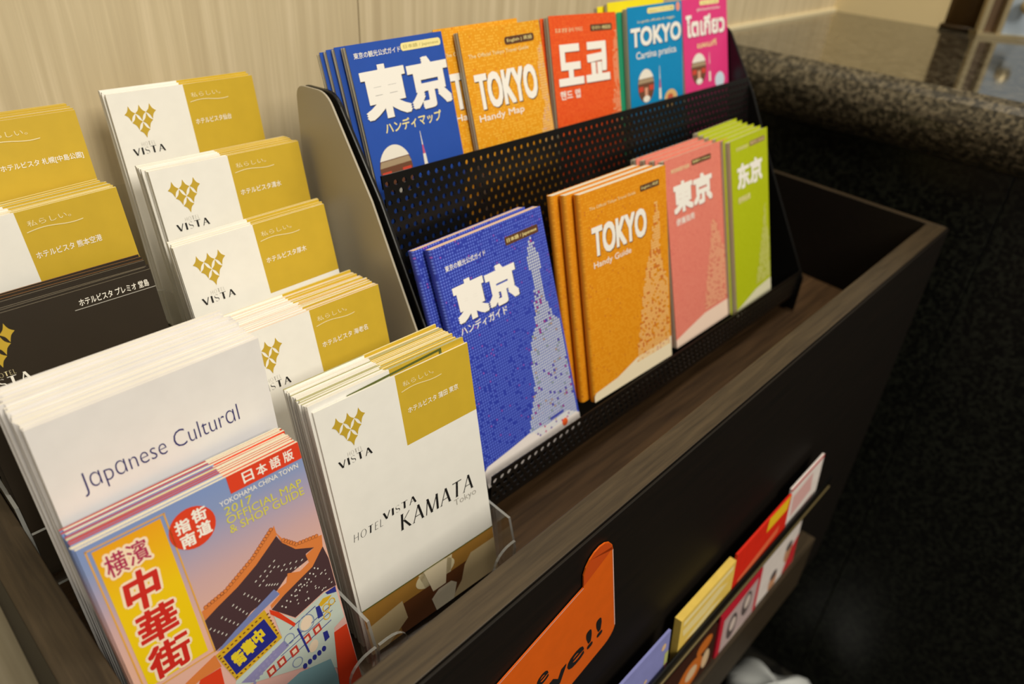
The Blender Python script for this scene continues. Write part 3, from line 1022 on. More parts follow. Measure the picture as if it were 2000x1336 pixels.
C_.text('lettering', '2017', 58, 71.5, 14.0, 18.2, yl, 2, .008, .12)
C_.text('lettering', 'OFFICIAL MAP', 58, 96.5, 18.9, 23.0, yl, 2, .008)
C_.text('lettering', '& SHOP GUIDE', 58, 96.5, 23.8, 28.0, yl, 2, .008)
dk = mat('china_roof', (74, 50, 54), 0.5)
ora = mat('china_orange', (222, 128, 62), 0.5)
art = [
    (dk, 1, [(77.0, 40.7), (79.0, 46.7), (84.5, 54.2), (93.8, 59.2), (88.7, 60.1), (89.0, 63.9), (76.3, 66.0), (70.1, 70.3), (55.4, 73.1), (47.0, 78.1), (38.1, 81.1), (35.1, 82), (35.1, 63.2), (41.9, 60.2), (53.2, 56.1), (64.1, 50.6), (72.2, 45.1)]),
    (dk, 1, [(98.2, 61.4), (99.6, 70), (99.6, 88.0), (92.4, 87.1), (74.6, 91.3), (64.7, 78.7), (73.3, 74.8), (83.1, 71.5), (90.2, 69.2)]),
    (ora, 2, [(77.7, 35.7), (76.1, 37.4), (70.8, 40.1), (64.1, 46.5), (54.5, 51.6), (47.9, 55.0), (40.9, 56.1), (35.2, 57.8), (35.2, 63.0), (41.9, 60.2), (53.2, 56.1), (64.1, 50.6), (72.2, 45.1), (77.8, 41.2)]),
    (ora, 2, [(77.6, 39.7), (80.4, 46.3), (85.5, 52.7), (91.1, 53.2), (99.3, 54.8), (98.2, 61.4), (90.2, 69.2), (83.1, 71.5), (73.3, 74.8), (64.9, 78.1), (64.9, 75.9), (70.5, 73.5), (70.1, 70.3), (75.4, 69.1), (77.3, 64.6), (83.5, 67.5), (89.2, 65.6), (88.5, 60.8), (93.8, 59.2), (84.5, 54.2), (79.0, 46.7)]),
    (mat('china_beam', (196, 208, 200), 0.5), 2, [(65.4, 97.1), (64.6, 79.3), (74.4, 92.0), (92.2, 87.7), (98.8, 88.7), (99.3, 109.4), (92.3, 112.0), (88.1, 137.2), (70.4, 122.3), (43.6, 110.8), (37.9, 105.7), (39.0, 104.0)]),
    (mat('china_band', (120, 132, 186), 0.5), 3, [(68.7, 68.6), (70.7, 72.9), (46.3, 80.5), (39.7, 83.2), (35.3, 82.4), (46.0, 77.4)]),
    (mat('china_teal', (124, 164, 176), 0.5), 3, [(68.6, 124.0), (85.9, 128.8), (87.0, 141.4), (86.2, 153.5), (55.5, 126.3)]),
    (red_p, 4, [(91.6, 114.6), (99.5, 114.4), (99.8, 159.3), (86.2, 153.5), (88.1, 137.2)]),
    (red_p, 3, [(24.5, 91.4), (34.4, 91.9), (33.1, 106.3), (21.4, 96.0)]),
    (ora, 3, [(18.4, 88.3), (34.0, 83.5), (35.0, 91.6), (24.5, 91.4), (18.0, 93.0)]),
    (red_p, 4, [(63.7, 77.9), (67.5, 82.2), (73.8, 94.5), (72.7, 96.0), (67.9, 87.7), (63.6, 80.7)]),
    (mat('china_frame_gold', (216, 172, 34), 0.5), 5, [(34.1, 84.0), (61.4, 76.2), (65.3, 97.4), (39.0, 104.0)]),
    (mat('china_plaque_blue', (36, 40, 136), 0.5), 6, [(36.9, 87.0), (59.9, 80.8), (63.3, 95.4), (39.8, 101.0)]),
]
for m, lay, p in art:
    C_.polys('plaque' if lay == 6 else 'plaque_frame' if lay == 5 else 'roof_picture', [p], m, lay)
C_.polys('beam_line', [[(66, 103.4), (97, 96.6), (97, 97.1), (66, 103.9)], [(58, 113.6), (92, 105.8), (92, 106.3), (58, 114.1)], [(62, 107.2), (94, 100.6), (94, 101), (62, 107.6)], [(70, 95.6), (86, 91.8), (86, 92.3), (70, 96.1)]], mat('china_navy', (44, 50, 140), 0.5), 3)
C_.polys('beam_band', [[(40.5, 107.2), (66, 99.8), (67.5, 104.5), (46, 111.5)]], mat('china_lilac_band', (142, 138, 186), 0.5), 3)
C_.polys('frame_speck', [ellipse(a + (c - a) * t, b + (d - b) * t, .75, .42, 8, -14 + 40 * (k % 3)) for (a, b, c, d, n) in ((35.6, 85.4, 60.6, 78.4, 11), (62.2, 79.5, 64.2, 95.6, 7), (39.6, 102.4, 63.8, 96.4, 10), (35.8, 87, 39, 101, 6)) for k, t in enumerate([k / n for k in range(n)])], mat('china_frame_brown', (120, 72, 22), 0.5), 7)
rr = random.Random(5)
for s, (u, v) in zip('中華街', ((54.9, 88.4), (49.1, 90.6), (43.2, 92.8))):
    C_.text('plaque_lettering', s, u - 2.9, u + 2.9, v - 4.4, v + 4.4, mat('china_yellow_bright', (234, 208, 40), 0.5), 7, .05, 0, -14)
C_.polys('ridge_scallop', [ellipse(a + (c - a) * t - .4, b + (d - b) * t - .6, 1.1, 1.1, 10) for (a, b, c, d, n) in ((76.1, 37.4, 64.1, 46.5, 9), (64.1, 46.5, 47.9, 55, 10), (47.9, 55, 36.2, 57.6, 7), (80.4, 46.3, 86, 52.4, 5), (86, 52.4, 98.6, 54.6, 7)) for t in [k / n for k in range(n)]], ora, 2)
C_.polys('ridge_outline', [q for (a, b, c, d, n) in ((76.1, 37.4, 64.1, 46.5, 9), (64.1, 46.5, 47.9, 55, 10), (47.9, 55, 36.2, 57.6, 7), (80.4, 46.3, 86, 52.4, 5), (86, 52.4, 98.6, 54.6, 7)) for t in [k / n for k in range(n)] for q in ring(a + (c - a) * t - .4, b + (d - b) * t - .6, 1.1, 1.1, .17, .17, 10)], mat('china_outline', (128, 66, 34), .5), 3)
dm = mat('china_dot', (226, 222, 214), 0.5)
dd = []
for k in range(8):
    dd.append(ellipse(91 - 3.0 * k, 70.6 + 1.4 * k, .42, .5, 8))
    dd.append(ellipse(92.6 - 3.0 * k, 72.0 + 1.45 * k, .42, .5, 8))
for (a, b, c, d) in ((42.3, 66.7, 47.8, 75.2), (36.1, 68.9, 41.6, 76.8), (48.7, 63.9, 53.2, 72.5), (55.1, 61.6, 60.5, 69.8), (61.8, 58.7, 72.8, 53.8), (63, 62, 72, 57), (66, 64, 71, 67), (74, 58, 86, 62), (75, 61, 84, 65)):
    for t in (0, .25, .5, .75, 1):
        dd.append(ellipse(a + (c - a) * t, b + (d - b) * t, .75, .28, 6, -30))
for k in range(26):
    dd.append(ellipse(rr.uniform(78, 98), rr.uniform(74, 86), .55, .3, 6, -35))
C_.polys('roof_dots', dd, dm, 3)
nb = mat('china_navy', (44, 50, 140), 0.5)
C_.polys('beam_blocks', [[(85.8, 92.9), (88.1, 93.1), (88.6, 100.4), (85.5, 100.4)], [(85.8, 110.1), (88.4, 110.6), (88.6, 115.5), (85.6, 116.3)], [(92.8, 88.1), (99.0, 88.0), (98.8, 91.7), (93.7, 89.9)],
                         [(73.5, 98), (74.6, 98), (76.6, 116), (75.5, 116)]] + [ellipse(84 - 3 * k, 120 + .6 * k, 1.3, 1.8, 8) for k in range(5)], nb, 4)
C_.polys('beam_blocks', [[(u - 2.4, v - 2.0), (u + 2.0, v - 3.0), (u + 2.4, v + 2.0), (u - 2.0, v + 3.0)] for u, v in ((61.6, 110.9), (69.1, 109.7), (76.9, 107.7), (55.6, 112.1), (83.5, 106))], mat('china_brick', (190, 62, 52), 0.5), 4)
C_.polys('beam_blocks', [[(u - 1.3, v - 1.0), (u + 1.0, v - 1.6), (u + 1.3, v + 1.0), (u - 1.0, v + 1.6)] for u, v in ((61.6, 110.9), (69.1, 109.7), (76.9, 107.7), (55.6, 112.1), (83.5, 106))], mat('china_cream', (236, 214, 190), 0.5), 5)
C_.polys('beam_ovals', [ellipse(79.0, 98.2, 3.2, 4.2, 16, 30), ellipse(79.2, 114.3, 2.6, 3.6, 16, 30)], mat('china_cream', (236, 214, 190), 0.5), 4)
C_.polys('beam_rings', ring(68.5, 100.7, 3, 3.2, .5, .5) + ring(69, 117.2, 3, 3, .5, .5) + ring(79, 98.2, 4.6, 5, .5, .5), mat('china_greyblue', (128, 140, 176), 0.5), 4)
C_.polys('beam_rings', ring(91.2, 97.0, 2.2, 2.4, .6, .6) + ring(90.4, 102.0, 2.2, 2.4, .6, .6) + ring(95, 95.5, 2, 2.2, .6, .6) + [[(87.5, 92.7), (90.8, 90.5), (96.0, 91.6), (93.5, 93.3), (89.1, 94.6)]], mat('china_frame_gold', (216, 172, 34), 0.5), 4)
C_.polys('beam_lattice', [ellipse(46 + 2.2 * k + .4 * j, 110 - 1.3 * k + 2.2 * j, .8, .9, 8) for k in range(7) for j in range(2)], mat('china_lilac', (150, 146, 190), 0.5), 4)

# ------------------------------------------------------------------ black rack for the city maps
rack = tag(empty('map_rack', (0.51, 0.36, ZT)), 'black two-tier perforated metal rack holding the city maps and guides', 'rack')
rblk = mat('rack_black', (17, 16, 15), 0.32, 0.2)
grey_panel = mat('rack_grey_panel', (172, 164, 146), 0.45, 0.1)


def rounded(poly, r, idx):
    out = []
    n = len(poly)
    for i, p in enumerate(poly):
        if i in idx:
            A, B = Vector(poly[i - 1] + (0,)), Vector(poly[(i + 1) % n] + (0,))
            P = Vector(p + (0,))
            a, b = P + (A - P).normalized() * r, P + (B - P).normalized() * r
            for k in range(7):
                t = k / 6
                q = a * (1 - t) ** 2 + P * 2 * t * (1 - t) + b * t * t
                out.append((q.x, q.y))
        else:
            out.append(p)
    return out


gp = rounded([(0.440, ZT + .002), (0.440, -0.1255), (0.405, -0.1235), (0.363, -0.183), (0.322, -0.258), (0.2545, -0.362), (0.2545, ZT + .002)], 0.010, (1, 2))
bp_ = rounded([(0.4445, ZT + .002), (0.4445, -0.1270), (0.4055, -0.1245), (0.3625, -0.184), (0.322, -0.254), (0.2560, -0.362), (0.2560, ZT + .002)], 0.010, (1, 2))
obj('side_panel', local(rack, prism(gp, 'x', 0.2645, 0.2661)), grey_panel, rack, bevel=0.0005)['label'] = 'grey outer side panel'
obj('side_panel', local(rack, prism(bp_, 'x', 0.2705, 0.2738)), rblk, rack, bevel=0.001)
bp_r = [(y - 0.004, z) for y, z in bp_]
obj('side_panel', local(rack, prism(bp_r, 'x', 0.757, 0.7600)), rblk, rack, bevel=0.001)


def perforated(P0, ux, uv, nx, nv, p, rad, th, margin=0.003):
    """sheet with staggered round holes; P0 = top left, ux along the row, uv down the sheet"""
    ux, uv = Vector(ux).normalized(), Vector(uv).normalized()
    nr = ux.cross(uv).normalized()
    V, F = [], []
    r = p * .866

    def add(a, b, c):
        V.append(tuple(Vector(P0) + ux * a + uv * b + nr * c))
    for j in range(nv):
        off = 0 if j % 2 == 0 else p / 2
        for i in range(nx if j % 2 == 0 else nx - 1):
            x0, y0 = off + i * p, margin + j * r
            cx, cy = x0 + p / 2, y0 + r / 2
            o = len(V)
            for c in (0, th):
                for k in range(8):
                    a = math.radians(45 * k)
                    qx, qy = math.cos(a), math.sin(a)
                    s = 1 / max(abs(qx), abs(qy))
                    add(cx + qx * s * p / 2, cy + qy * s * r / 2, c)
                for k in range(8):
                    a = math.radians(45 * k)
                    add(cx + rad * math.cos(a), cy + rad * math.sin(a), c)
            for k in range(8):
                k2 = (k + 1) % 8
                F.append((o + k, o + k2, o + 8 + k2, o + 8 + k))
                F.append((o + 16 + k, o + 24 + k, o + 24 + k2, o + 16 + k2))
                F.append((o + 8 + k, o + 8 + k2, o + 24 + k2, o + 24 + k))
        if off:
            for a in (0, nx * p - p / 2):
                o = len(V)
                for x, y in ((a, margin + j * r), (a + p / 2, margin + j * r), (a + p / 2, margin + j * r + r), (a, margin + j * r + r)):
                    add(x, y, 0)
                F.append((o, o + 1, o + 2, o + 3))
    for y0, y1 in ((0, margin), (margin + nv * r, 2 * margin + nv * r)):
        o = len(V)
        for c in (0, th):
            for x, y in ((0, y0), (nx * p, y0), (nx * p, y1), (0, y1)):
                add(x, y, c)
        F += [(o, o + 1, o + 2, o + 3), (o + 4, o + 7, o + 6, o + 5), (o, o + 4, o + 5, o + 1), (o + 2, o + 6, o + 7, o + 3)]
    return V, F


PITCH = 0.4815 / 68
obj('perforated_panel', local(rack, perforated((0.2755, 0.3665, -0.1695), (1, 0, 0), (0, -0.045, -0.208), 68, 33, PITCH, .0018, .0014)), rblk, rack)
obj('front_lip', local(rack, perforated((0.2755, 0.2555, -0.3525), (1, 0, 0), (0, 0.0006, -0.032), 68, 4, PITCH, .0022, .0008, .0026)), rblk, rack)
obj('pocket_floor', local(rack, box(0.2755, 0.7565, 0.2565, 0.322, -0.3845, -0.383)), rblk, rack)
obj('upper_pocket_floor', local(rack, box(0.2755, 0.7565, 0.345, 0.437, -0.296, -0.2945)), rblk, rack)
obj('back_plate', local(rack, prism([(0.430, ZT + .002), (0.4325, ZT + .002), (0.438, -0.165), (0.4355, -0.165)], 'x', 0.2755, 0.7565)), rblk, rack)
for x in (0.272, 0.757):
    for y in (0.262, 0.43):
        obj('foot', local(rack, box(x, x + 0.003, y, y + 0.012, ZT, ZT + 0.0021)), rblk, rack)


def booklet(name, X, lean, yaw, roll, w, H, th, cover, label, group, spine=True, bulge=0.0, cat='guide booklet', shift=(0, 0, 0), pages=None):
    """cover wrapped round a page block; spine on the left, or open page edges on the left for folded maps"""
    M4 = leaf_matrix(X, lean, yaw, roll, H) @ Matrix.Translation(shift)
    r = th / 2
    prof = []
    n = 7
    if spine:
        for k in range(n + 1):
            a = math.pi * k / n
            prof.append((r * .8 * (1 - math.sin(a)), r - r * math.cos(a)))
        outer = [(w, 0)] + [(u, y) for u, y in prof] + [(w, th)]
        t = .00035
        inner = [(w, th - t)] + [(max(u + t, t), min(max(y, t), th - t)) for u, y in reversed(prof)] + [(w, t)]
        vf = prism(outer + inner, 'z', 0, H)
    else:
        vf = box(0, w, 0, .00035, 0, H)
    o = obj(name, vf, cover, matrix=M4, smooth=False)
    tag(o, label, cat, group)
    pg = mat('page_white', (226, 220, 204), 0.7) if spine else mat('folded_page_grey', (196, 188, 168), 0.7)
    if spine:
        obj('pages', box(r * .6, w - .0006, .0005, th - .0005, .0006, H - .00015), pages or pg, o)
    else:
        k = max(2, int(th / .0011))
        obj('folded_pages', join(*[box(-.0004 * (i % 2), w - .0005, .0004 + i * th / k, .0004 + (i + .72) * th / k, .0004, H - .0010) for i in range(k)]), pg, o)
    return Leaf(o, H)


def tower(L, prof, m_main, m_alt, pitch=2.12, r=.98, alt=.12, lay=2, seed=2):
    """dotted tower silhouette: prof = [(v, u_left, u_right)]"""
    rn = random.Random(seed)
    A, B = [], {}
    v = prof[0][0]
    row = 0
    while v < prof[-1][0]:
        for (v0, a0, b0), (v1, a1, b1) in zip(prof, prof[1:]):
            if v0 <= v <= v1:
                t = (v - v0) / (v1 - v0)
                a, b = a0 + (a1 - a0) * t, b0 + (b1 - b0) * t
                u = math.ceil(a / pitch) * pitch
                while u <= b:
                    e = ellipse(u, v, r, r, 6)
                    if rn.random() < alt:
                        B.setdefault(rn.randrange(len(m_alt)), []).append(e)
                    else:
                        A.append(e)
                    u += pitch
                break
        v += pitch
        row += 1
    L.polys('tower_picture', A, m_main, lay)['kind'] = 'stuff'
    for k, p in sorted(B.items()):
        L.polys('tower_picture', p, m_alt[k], lay)['kind'] = 'stuff'


def swoosh(L, pts, H, m, w):
    L.polys('white_sweep', [pts + [(w, H * 1000), (0, H * 1000)]], m, 1)


dots_blue = dotted('guide_blue_dots', (44, 60, 172), (94, 116, 218), (150, 90, 190), .0021, .34, .9)
dots_orange = dotted('guide_orange_dots', (226, 144, 20), (238, 164, 40), (206, 120, 40))
dots_pink = dotted('guide_pink_dots', (228, 128, 112), (236, 146, 126), (206, 100, 96))
dots_green = dotted('guide_green_dots', (178, 190, 20), (188, 200, 34), (170, 182, 10))
map_orange = dotted('map_orange_dots', (232, 158, 24), (244, 186, 66), (224, 130, 30), .0019, .36, .5)
map_red = dotted('map_red_dots', (232, 84, 28), (240, 104, 44), (222, 66, 26), .0019, .4, .5)
map_blue = paper('map_blue', (44, 84, 178), .4, .02)
map_cyan = paper('map_cyan', (10, 138, 196), .4, .02)
map_pink = paper('map_pink', (226, 60, 130), .4, .02)
map_green = paper('map_teal', (40, 150, 110), .4, .02)
map_yellow = paper('map_yellow', (244, 226, 30), .4, .02)
title_w = mat('title_white', (247, 243, 236), .45)
shade = mat('title_shadow', (40, 40, 70), .5)
badge_b = mat('badge_brown', (92, 56, 34), .5)
badge_c = mat('badge_cream', (246, 232, 160), .5)
sweep_w = mat('sweep_white', (234, 226, 224), .5)
td_w = mat('tower_pale', (206, 214, 226), .5)
td = [mat('tower_magenta', (176, 60, 130), .5), mat('tower_violet', (96, 74, 170), .5), mat('tower_sand', (206, 180, 130), .5), mat('tower_sage', (170, 186, 160), .5)]
GW, GH = .105, .178
gl = 'city guides in the lower pocket'

# lower pocket: blue guides
b1 = booklet('city_guide', (0.277, 0.322, -0.206), 18.7, -.5, -1.9, GW, GH, .0072, dots_blue, 'blue dotted city guide in the lower pocket, front of the pair', gl, pages=mat('salmon_page', (238, 206, 184), .7))
booklet('city_guide', (0.277, 0.322, -0.206), 18.7, -.5, -1.9, GW, GH, .0064, dots_blue, 'blue dotted city guide mostly hidden behind the front blue one', gl, shift=(-.0072, .0082, .0015), pages=mat('salmon_page', (238, 206, 184), .7))
LBT = [(19, 87.6, 89.4), (22, 86, 91), (32, 82, 94), (37, 81, 95.4), (42, 83, 94), (46, 84, 92.6), (60, 82, 92.8), (69, 79.5, 93), (80, 77.5, 97), (84, 76.4, 101), (91, 70, 103), (100, 67, 103), (128, 63.2, 103.6), (145, 55, 103.6), (158, 49.5, 103.6), (166, 60, 103.6)]
tower(b1, LBT, td_w, td)
swoosh(b1, [(0, 165), (4, 162), (26, 160.6), (49, 158.4), (70, 160.5), (92, 160), (GW * 1000, 168)], GH, sweep_w, GW * 1000)
b1.rect('bar_print', 72.5, 88.5, 157.0, 159.4, mat('guide_blue_bar', (60, 70, 170), .5), 3)
b1.polys('emblem', [ellipse(87.5, 168, 3.2, 3.2, 16)], mat('emblem_orange', (236, 96, 40), .5), 3)
b1.text('caption_lettering', '東京の観光公式ガイド', 8.5, 45, 13.4, 17.4, title_w, 2, .012)
b1.rect('badge', 64.6, 98.4, 11.2, 17.2, badge_b, 3, 1.0)
b1.text('badge_lettering', '日本語 / Japanese', 66.3, 96.8, 12.6, 15.9, badge_c, 4, .01)
for s, u0, u1 in (('東', 9.4, 38.4), ('京', 38.8, 68.6)):
    b1.text('title_shadow', s, u0 + .7, u1 + .7, 27.3, 55.9, shade, 2, .045)
    b1.text('title_lettering', s, u0, u1, 26.6, 55.2, title_w, 3, .055)
b1.text('subtitle_lettering', 'ハンディガイド', 9, 53.5, 56.6, 63, title_w, 3, .016)

# orange guides: three fanned, spines to the left
xo = (0.3985, 0.3015, -0.1925)
o1 = booklet('city_guide', xo, 13.4, -2.2, -.8, GW, GH - .010, .0062, dots_orange, 'orange dotted city guide in the lower pocket, front of its three', gl)
booklet('city_guide', xo, 13.4, -1.8, -.8, GW, GH - .010, .0062, dots_orange, 'middle orange city guide, only its rounded spine showing', gl, shift=(-.0068, .0072, .0006))
booklet('city_guide', xo, 13.4, -1.4, -.8, GW, GH - .010, .0062, dots_orange, 'rearmost orange city guide, leftmost of the three orange spines', gl, shift=(-.0125, .0145, .0012))
tw_o = mat('tower_peach', (246, 200, 128), .5)
tower(o1, [(27, 89, 92), (40, 86, 95), (50, 84, 95), (60, 82, 93), (78, 74, 96), (95, 69, 102), (120, 64, 103.6), (140, 59, 103.6), (156, 57, 103.6)], tw_o, [mat('tower_rust', (206, 110, 60), .5), mat('guide_orange_flat', (228, 150, 26), .5)], alt=.25)
swoosh(o1, [(0, 163), (2, 160.5), (30, 158), (57, 150.5), (80, 150), (GW * 1000, 149)], GH - .010, mat('sweep_cream', (240, 226, 196), .5), GW * 1000)
o1.text('caption_lettering', 'The Official Tokyo Travel Guide', 10.5, 65, 11.6, 14.6, paleink, 2)
o1.rect('badge', 71, 95.5, 9.2, 14.0, badge_b, 3, .8)
o1.text('badge_lettering', 'English | 英語', 72.5, 94, 10.2, 13, badge_c, 4)
o1.text('title_shadow', 'TOKYO', 11.6, 77.8, 27.4, 50.8, badge_b, 2, .035)
o1.text('title_lettering', 'TOKYO', 11, 77.2, 26.8, 50.0, title_w, 3, .035)
o1.text('subtitle_lettering', 'Handy Guide', 11, 56, 53.6, 60, title_w, 3, .01)

# pink guides
xp = (0.531, 0.316, -0.1990)
for k in range(4):
    q = booklet('city_guide', xp, 16, 0, 0, GW, GH - .006, .0054, dots_pink, 'pink dotted city guide in the lower pocket, front of its stack' if k == 0 else 'pink city guide packed behind the front pink one',
                gl, spine=False, shift=(-.0045 * k, .0062 * k, .0016 * k))
    if k == 0:
        p1 = q
for s, u0, u1 in (('東', 10, 41.5), ('京', 42, 74)):
    p1.text('title_shadow', s, u0 + .5, u1 + .5, 22.6, 50.2, mat('rose_shadow', (170, 84, 84), .5), 2, .045)
    p1.text('title_lettering', s, u0, u1, 22, 49.4, title_w, 3, .045)
p1.text('caption_lettering', '東京旅遊官方指南', 9, 38, 9.4, 13, paleink, 2, .01)
p1.rect('badge', 42, 74, 7.6, 12.4, badge_b, 3, .8)
p1.text('badge_lettering', '繁體字 | Chinese', 43.5, 72.6, 8.6, 11.4, badge_c, 4)
p1.text('subtitle_lettering', '便攜指南', 12, 42, 53.4, 59.6, title_w, 3, .012)
tower(p1, [(70, 70, 78), (90, 67, 86), (101, 63.5, 93), (125, 57, 103.6), (151, 51.5, 103.6)], mat('tower_salmon', (244, 186, 146), .5), [mat('tower_coral', (220, 110, 96), .5)], alt=.2)
swoosh(p1, [(0, 164), (20, 160), (51, 154.5), (GW * 1000, 154)], GH - .006, mat('sweep_rose', (244, 218, 200), .5), GW * 1000)

# green guides
xg = (0.626, 0.3075, -0.1985)
for k in range(6):
    q = booklet('city_guide', xg, 16, 2, 0, .0765, GH - .006, .0050, dots_green, 'lime green city guide in the lower pocket, front of its stack' if k == 0 else 'lime green city guide packed behind the front green one',
                gl, spine=False, shift=(-.0030 * min(k, 3), .0054 * k, .0022 * k))
    if k == 0:
        g1 = q
for s, u0, u1 in (('东', 11, 36), ('京', 36.5, 63)):
    g1.text('title_lettering', s, u0, u1, 24, 48, title_w, 3, .04)
g1.text('caption_lettering', '东京旅游官方', 10.5, 35, 8.0, 11.4, paleink, 2, .01)
g1.rect('badge', 38, 70, 6.8, 11.4, mat('badge_mauve', (150, 120, 90), .5), 3, .8)
g1.text('badge_lettering', '简体字 | Chinese', 39.5, 68.5, 7.8, 10.5, badge_c, 4)
g1.text('subtitle_lettering', '便携指南', 11, 36, 55, 61, paleink, 3, .012)
tower(g1, [(75, 66, 68), (95, 62, 70), (108, 58, 74), (130, 51, 75.6), (152, 43, 75.6)], mat('tower_lime', (216, 216, 130), .5), [mat('tower_olive', (190, 196, 60), .5)], alt=.2)
swoosh(g1, [(0, 166), (20, 162), (43, 157), (76.5, 155)], GH - .006, mat('sweep_lime', (226, 222, 190), .5), 76.5)

# upper pocket: folded maps
ml = 'folded maps in the upper pocket'
MH = .188
xb = (0.285, 0.411, -0.0994)
um = booklet('city_map', xb, 16, 2.7, -.6, .0843, MH, .0046, map_blue, 'blue folded city map in the upper pocket, front of its group', ml, spine=False, cat='folded map')
for k, (dx, dn, dz, lb) in enumerate(((-.0040, .0064, .0002, 'second blue city map behind the front blue one'), (-.0075, .0105, -.0004, 'third blue city map behind the front blue one'), (-.0102, .0142, -.0012, 'rearmost blue city map, its edge leftmost in the upper pocket'))):
    booklet('city_map', xb, 16, 2.7, -.6, .0843, MH, .0030, map_blue, lb, ml, spine=False, cat='folded map', shift=(dx, dn, dz))
um.text('caption_lettering', '東京の観光公式ガイド', 4.6, 44, 5.0, 8.8, title_w, 2, .012)
um.rect('badge', 44.6, 81.6, 3.6, 8.6, badge_c, 3, 2.0)
um.text('badge_lettering', '日本語 / Japanese', 47, 79.5, 4.8, 7.6, mat('badge_olive', (178, 166, 90), .5), 4)
for s, u0, u1 in (('東', 4.2, 44.5), ('京', 44.8, 85.2)):
    um.text('title_shadow', s, u0 + .6, u1 + .4 if s == '東' else 83.9, 14.8, 48.8, shade, 2, .045)
    um.text('title_lettering', s, u0 + .2, min(u1, 83.6), 14.0, 48.2, title_w, 3, .045)
um.text('subtitle_lettering', 'ハンディマップ', 17, 69.5, 50.6, 58.2, badge_c, 3, .02)


def gate_picture(L, cx, cy, rx, ry):
    L.polys('gate_picture', [ellipse(cx, cy, rx, ry)], mat('gate_brown', (112, 70, 48), .5), 2)
    L.polys('gate_picture', [[p for p in ellipse(cx, cy, rx, ry, 40) if p[1] <= cy - ry * .42]], mat('gate_white', (240, 234, 222), .5), 3)
    L.polys('gate_picture', [[(cx - rx * .86, cy - ry * .42), (cx + rx * .86, cy - ry * .42), (cx + rx * .97, cy - ry * .18), (cx - rx * .97, cy - ry * .18)]], mat('gate_tan', (170, 148, 118), .5), 3)
    L.polys('gate_picture', [[(cx - rx * .9, cy + .0), (cx - rx * .35, cy), (cx - rx * .35, cy + ry * .3), (cx - rx * .9, cy + ry * .3)], [(cx + rx * .35, cy), (cx + rx * .9, cy), (cx + rx * .9, cy + ry * .3), (cx + rx * .35, cy + ry * .3)]], mat('gate_red', (206, 70, 50), .5), 3)
    L.polys('gate_picture', [[(cx - rx * .2, cy + ry * .1), (cx + rx * .2, cy + ry * .1), (cx + rx * .15, cy + ry * .8), (cx - rx * .15, cy + ry * .8)]], mat('gate_peach', (222, 160, 130), .5), 3)
    L.polys('gate_picture', [ellipse(cx, cy + ry * .78, rx * .42, ry * .2)], mat('gate_white', (240, 234, 222), .5), 4)


def mini_tower(L, u, v0, v1):
    w = (v1 - v0) * .02
    L.polys('landmark_picture', [[(u - w * .4, v0), (u + w * .4, v0), (u + w, v0 + (v1 - v0) * .4), (u - w, v0 + (v1 - v0) * .4)], [(u - w * 2.6, v0 + (v1 - v0) * .66), (u + w * 2.6, v0 + (v1 - v0) * .66), (u + w * 3.4, v1), (u - w * 3.4, v1)]], mat('gate_white', (240, 234, 222), .5), 2)
    L.polys('landmark_picture', [[(u - w, v0 + (v1 - v0) * .4), (u + w, v0 + (v1 - v0) * .4), (u + w * 2.4, v0 + (v1 - v0) * .66), (u - w * 2.4, v0 + (v1 - v0) * .66)]], mat('tower_red', (206, 90, 130), .5), 3)


gate_picture(um, 19.5, 82, 14.5, 16.5)
mini_tower(um, 46.5, 61.5, 85)

xo2 = (0.380, 0.4096, -0.0988)
uo = booklet('city_map', xo2, 16.9, -.2, -.9, .0856, MH, .0048, map_orange, 'orange folded city map in the upper pocket, front one', ml, spine=False, cat='folded map')
uo2 = booklet('city_map', xo2, 16.9, -.2, -.9, .0856, MH, .0048, map_orange, 'orange folded city map peeking out left behind the front orange one', ml, spine=False, cat='folded map', shift=(-.0170, .0068, .0036))


def map_orange_print(L, cut=None):
    L.text('title_shadow', 'TOKYO', 8, 74.6, 31.4, 57.2, badge_b, 2, .035)
    L.text('title_lettering', 'TOKYO', 7.2, 73.8, 30.6, 56.4, title_w, 3, .035)
    L.text('subtitle_lettering', 'Handy Map', 6, 54.5, 59.4, 65.8, title_w, 3, .012)
    L.text('caption_lettering', 'The Official Tokyo Travel Guide', 5.6, 69.6, 16.8, 20.2, paleink, 2, .008)
    L.rect('badge', 44.6, 77.4, 8.6, 14.2, badge_b, 3, 2.2)
    L.text('badge_lettering', 'English | 英語', 47.2, 75, 9.8, 13, badge_c, 4)


map_orange_print(uo)
map_orange_print(uo2)
tower(uo, [(17, 82.4, 84), (22, 79, 84.6), (34, 77.5, 84.6), (50, 76, 84.6), (62, 79, 84.6), (72, 74, 84.6), (100, 68, 84.6)], tw_o, [mat('tower_tan', (226, 190, 170), .5)], 1.95, .85, alt=.2)

xr = (0.4773, 0.4100, -0.0961)
ur = booklet('city_map', xr, 15.6, -.5, 1.8, .0865, MH, .0050, map_red, 'red-orange folded city map in the upper pocket, front one', ml, spine=False, cat='folded map')
booklet('city_map', xr, 15.6, -.5, 1.8, .0865, MH, .0046, map_red, 'red-orange folded city map hidden behind the front red one', ml, spine=False, cat='folded map', shift=(-.0030, .0066, -.0010))
for s, u0, u1 in (('도', 6, 38), ('쿄', 41, 73.6)):
    ur.text('title_shadow', s, u0 + .6, u1 + .6, 22.6, 54.8, mat('red_shadow', (120, 52, 30), .5), 2, .05)
    ur.text('title_lettering', s, u0, u1, 22, 54, title_w, 3, .05)
ur.text('subtitle_lettering', '핸드 맵', 6, 31.5, 57.6, 64.6, title_w, 3, .02)
ur.text('caption_lettering', '도쿄 관광 공식 가이드', 6.4, 41, 9.6, 13, paleink, 2, .008)
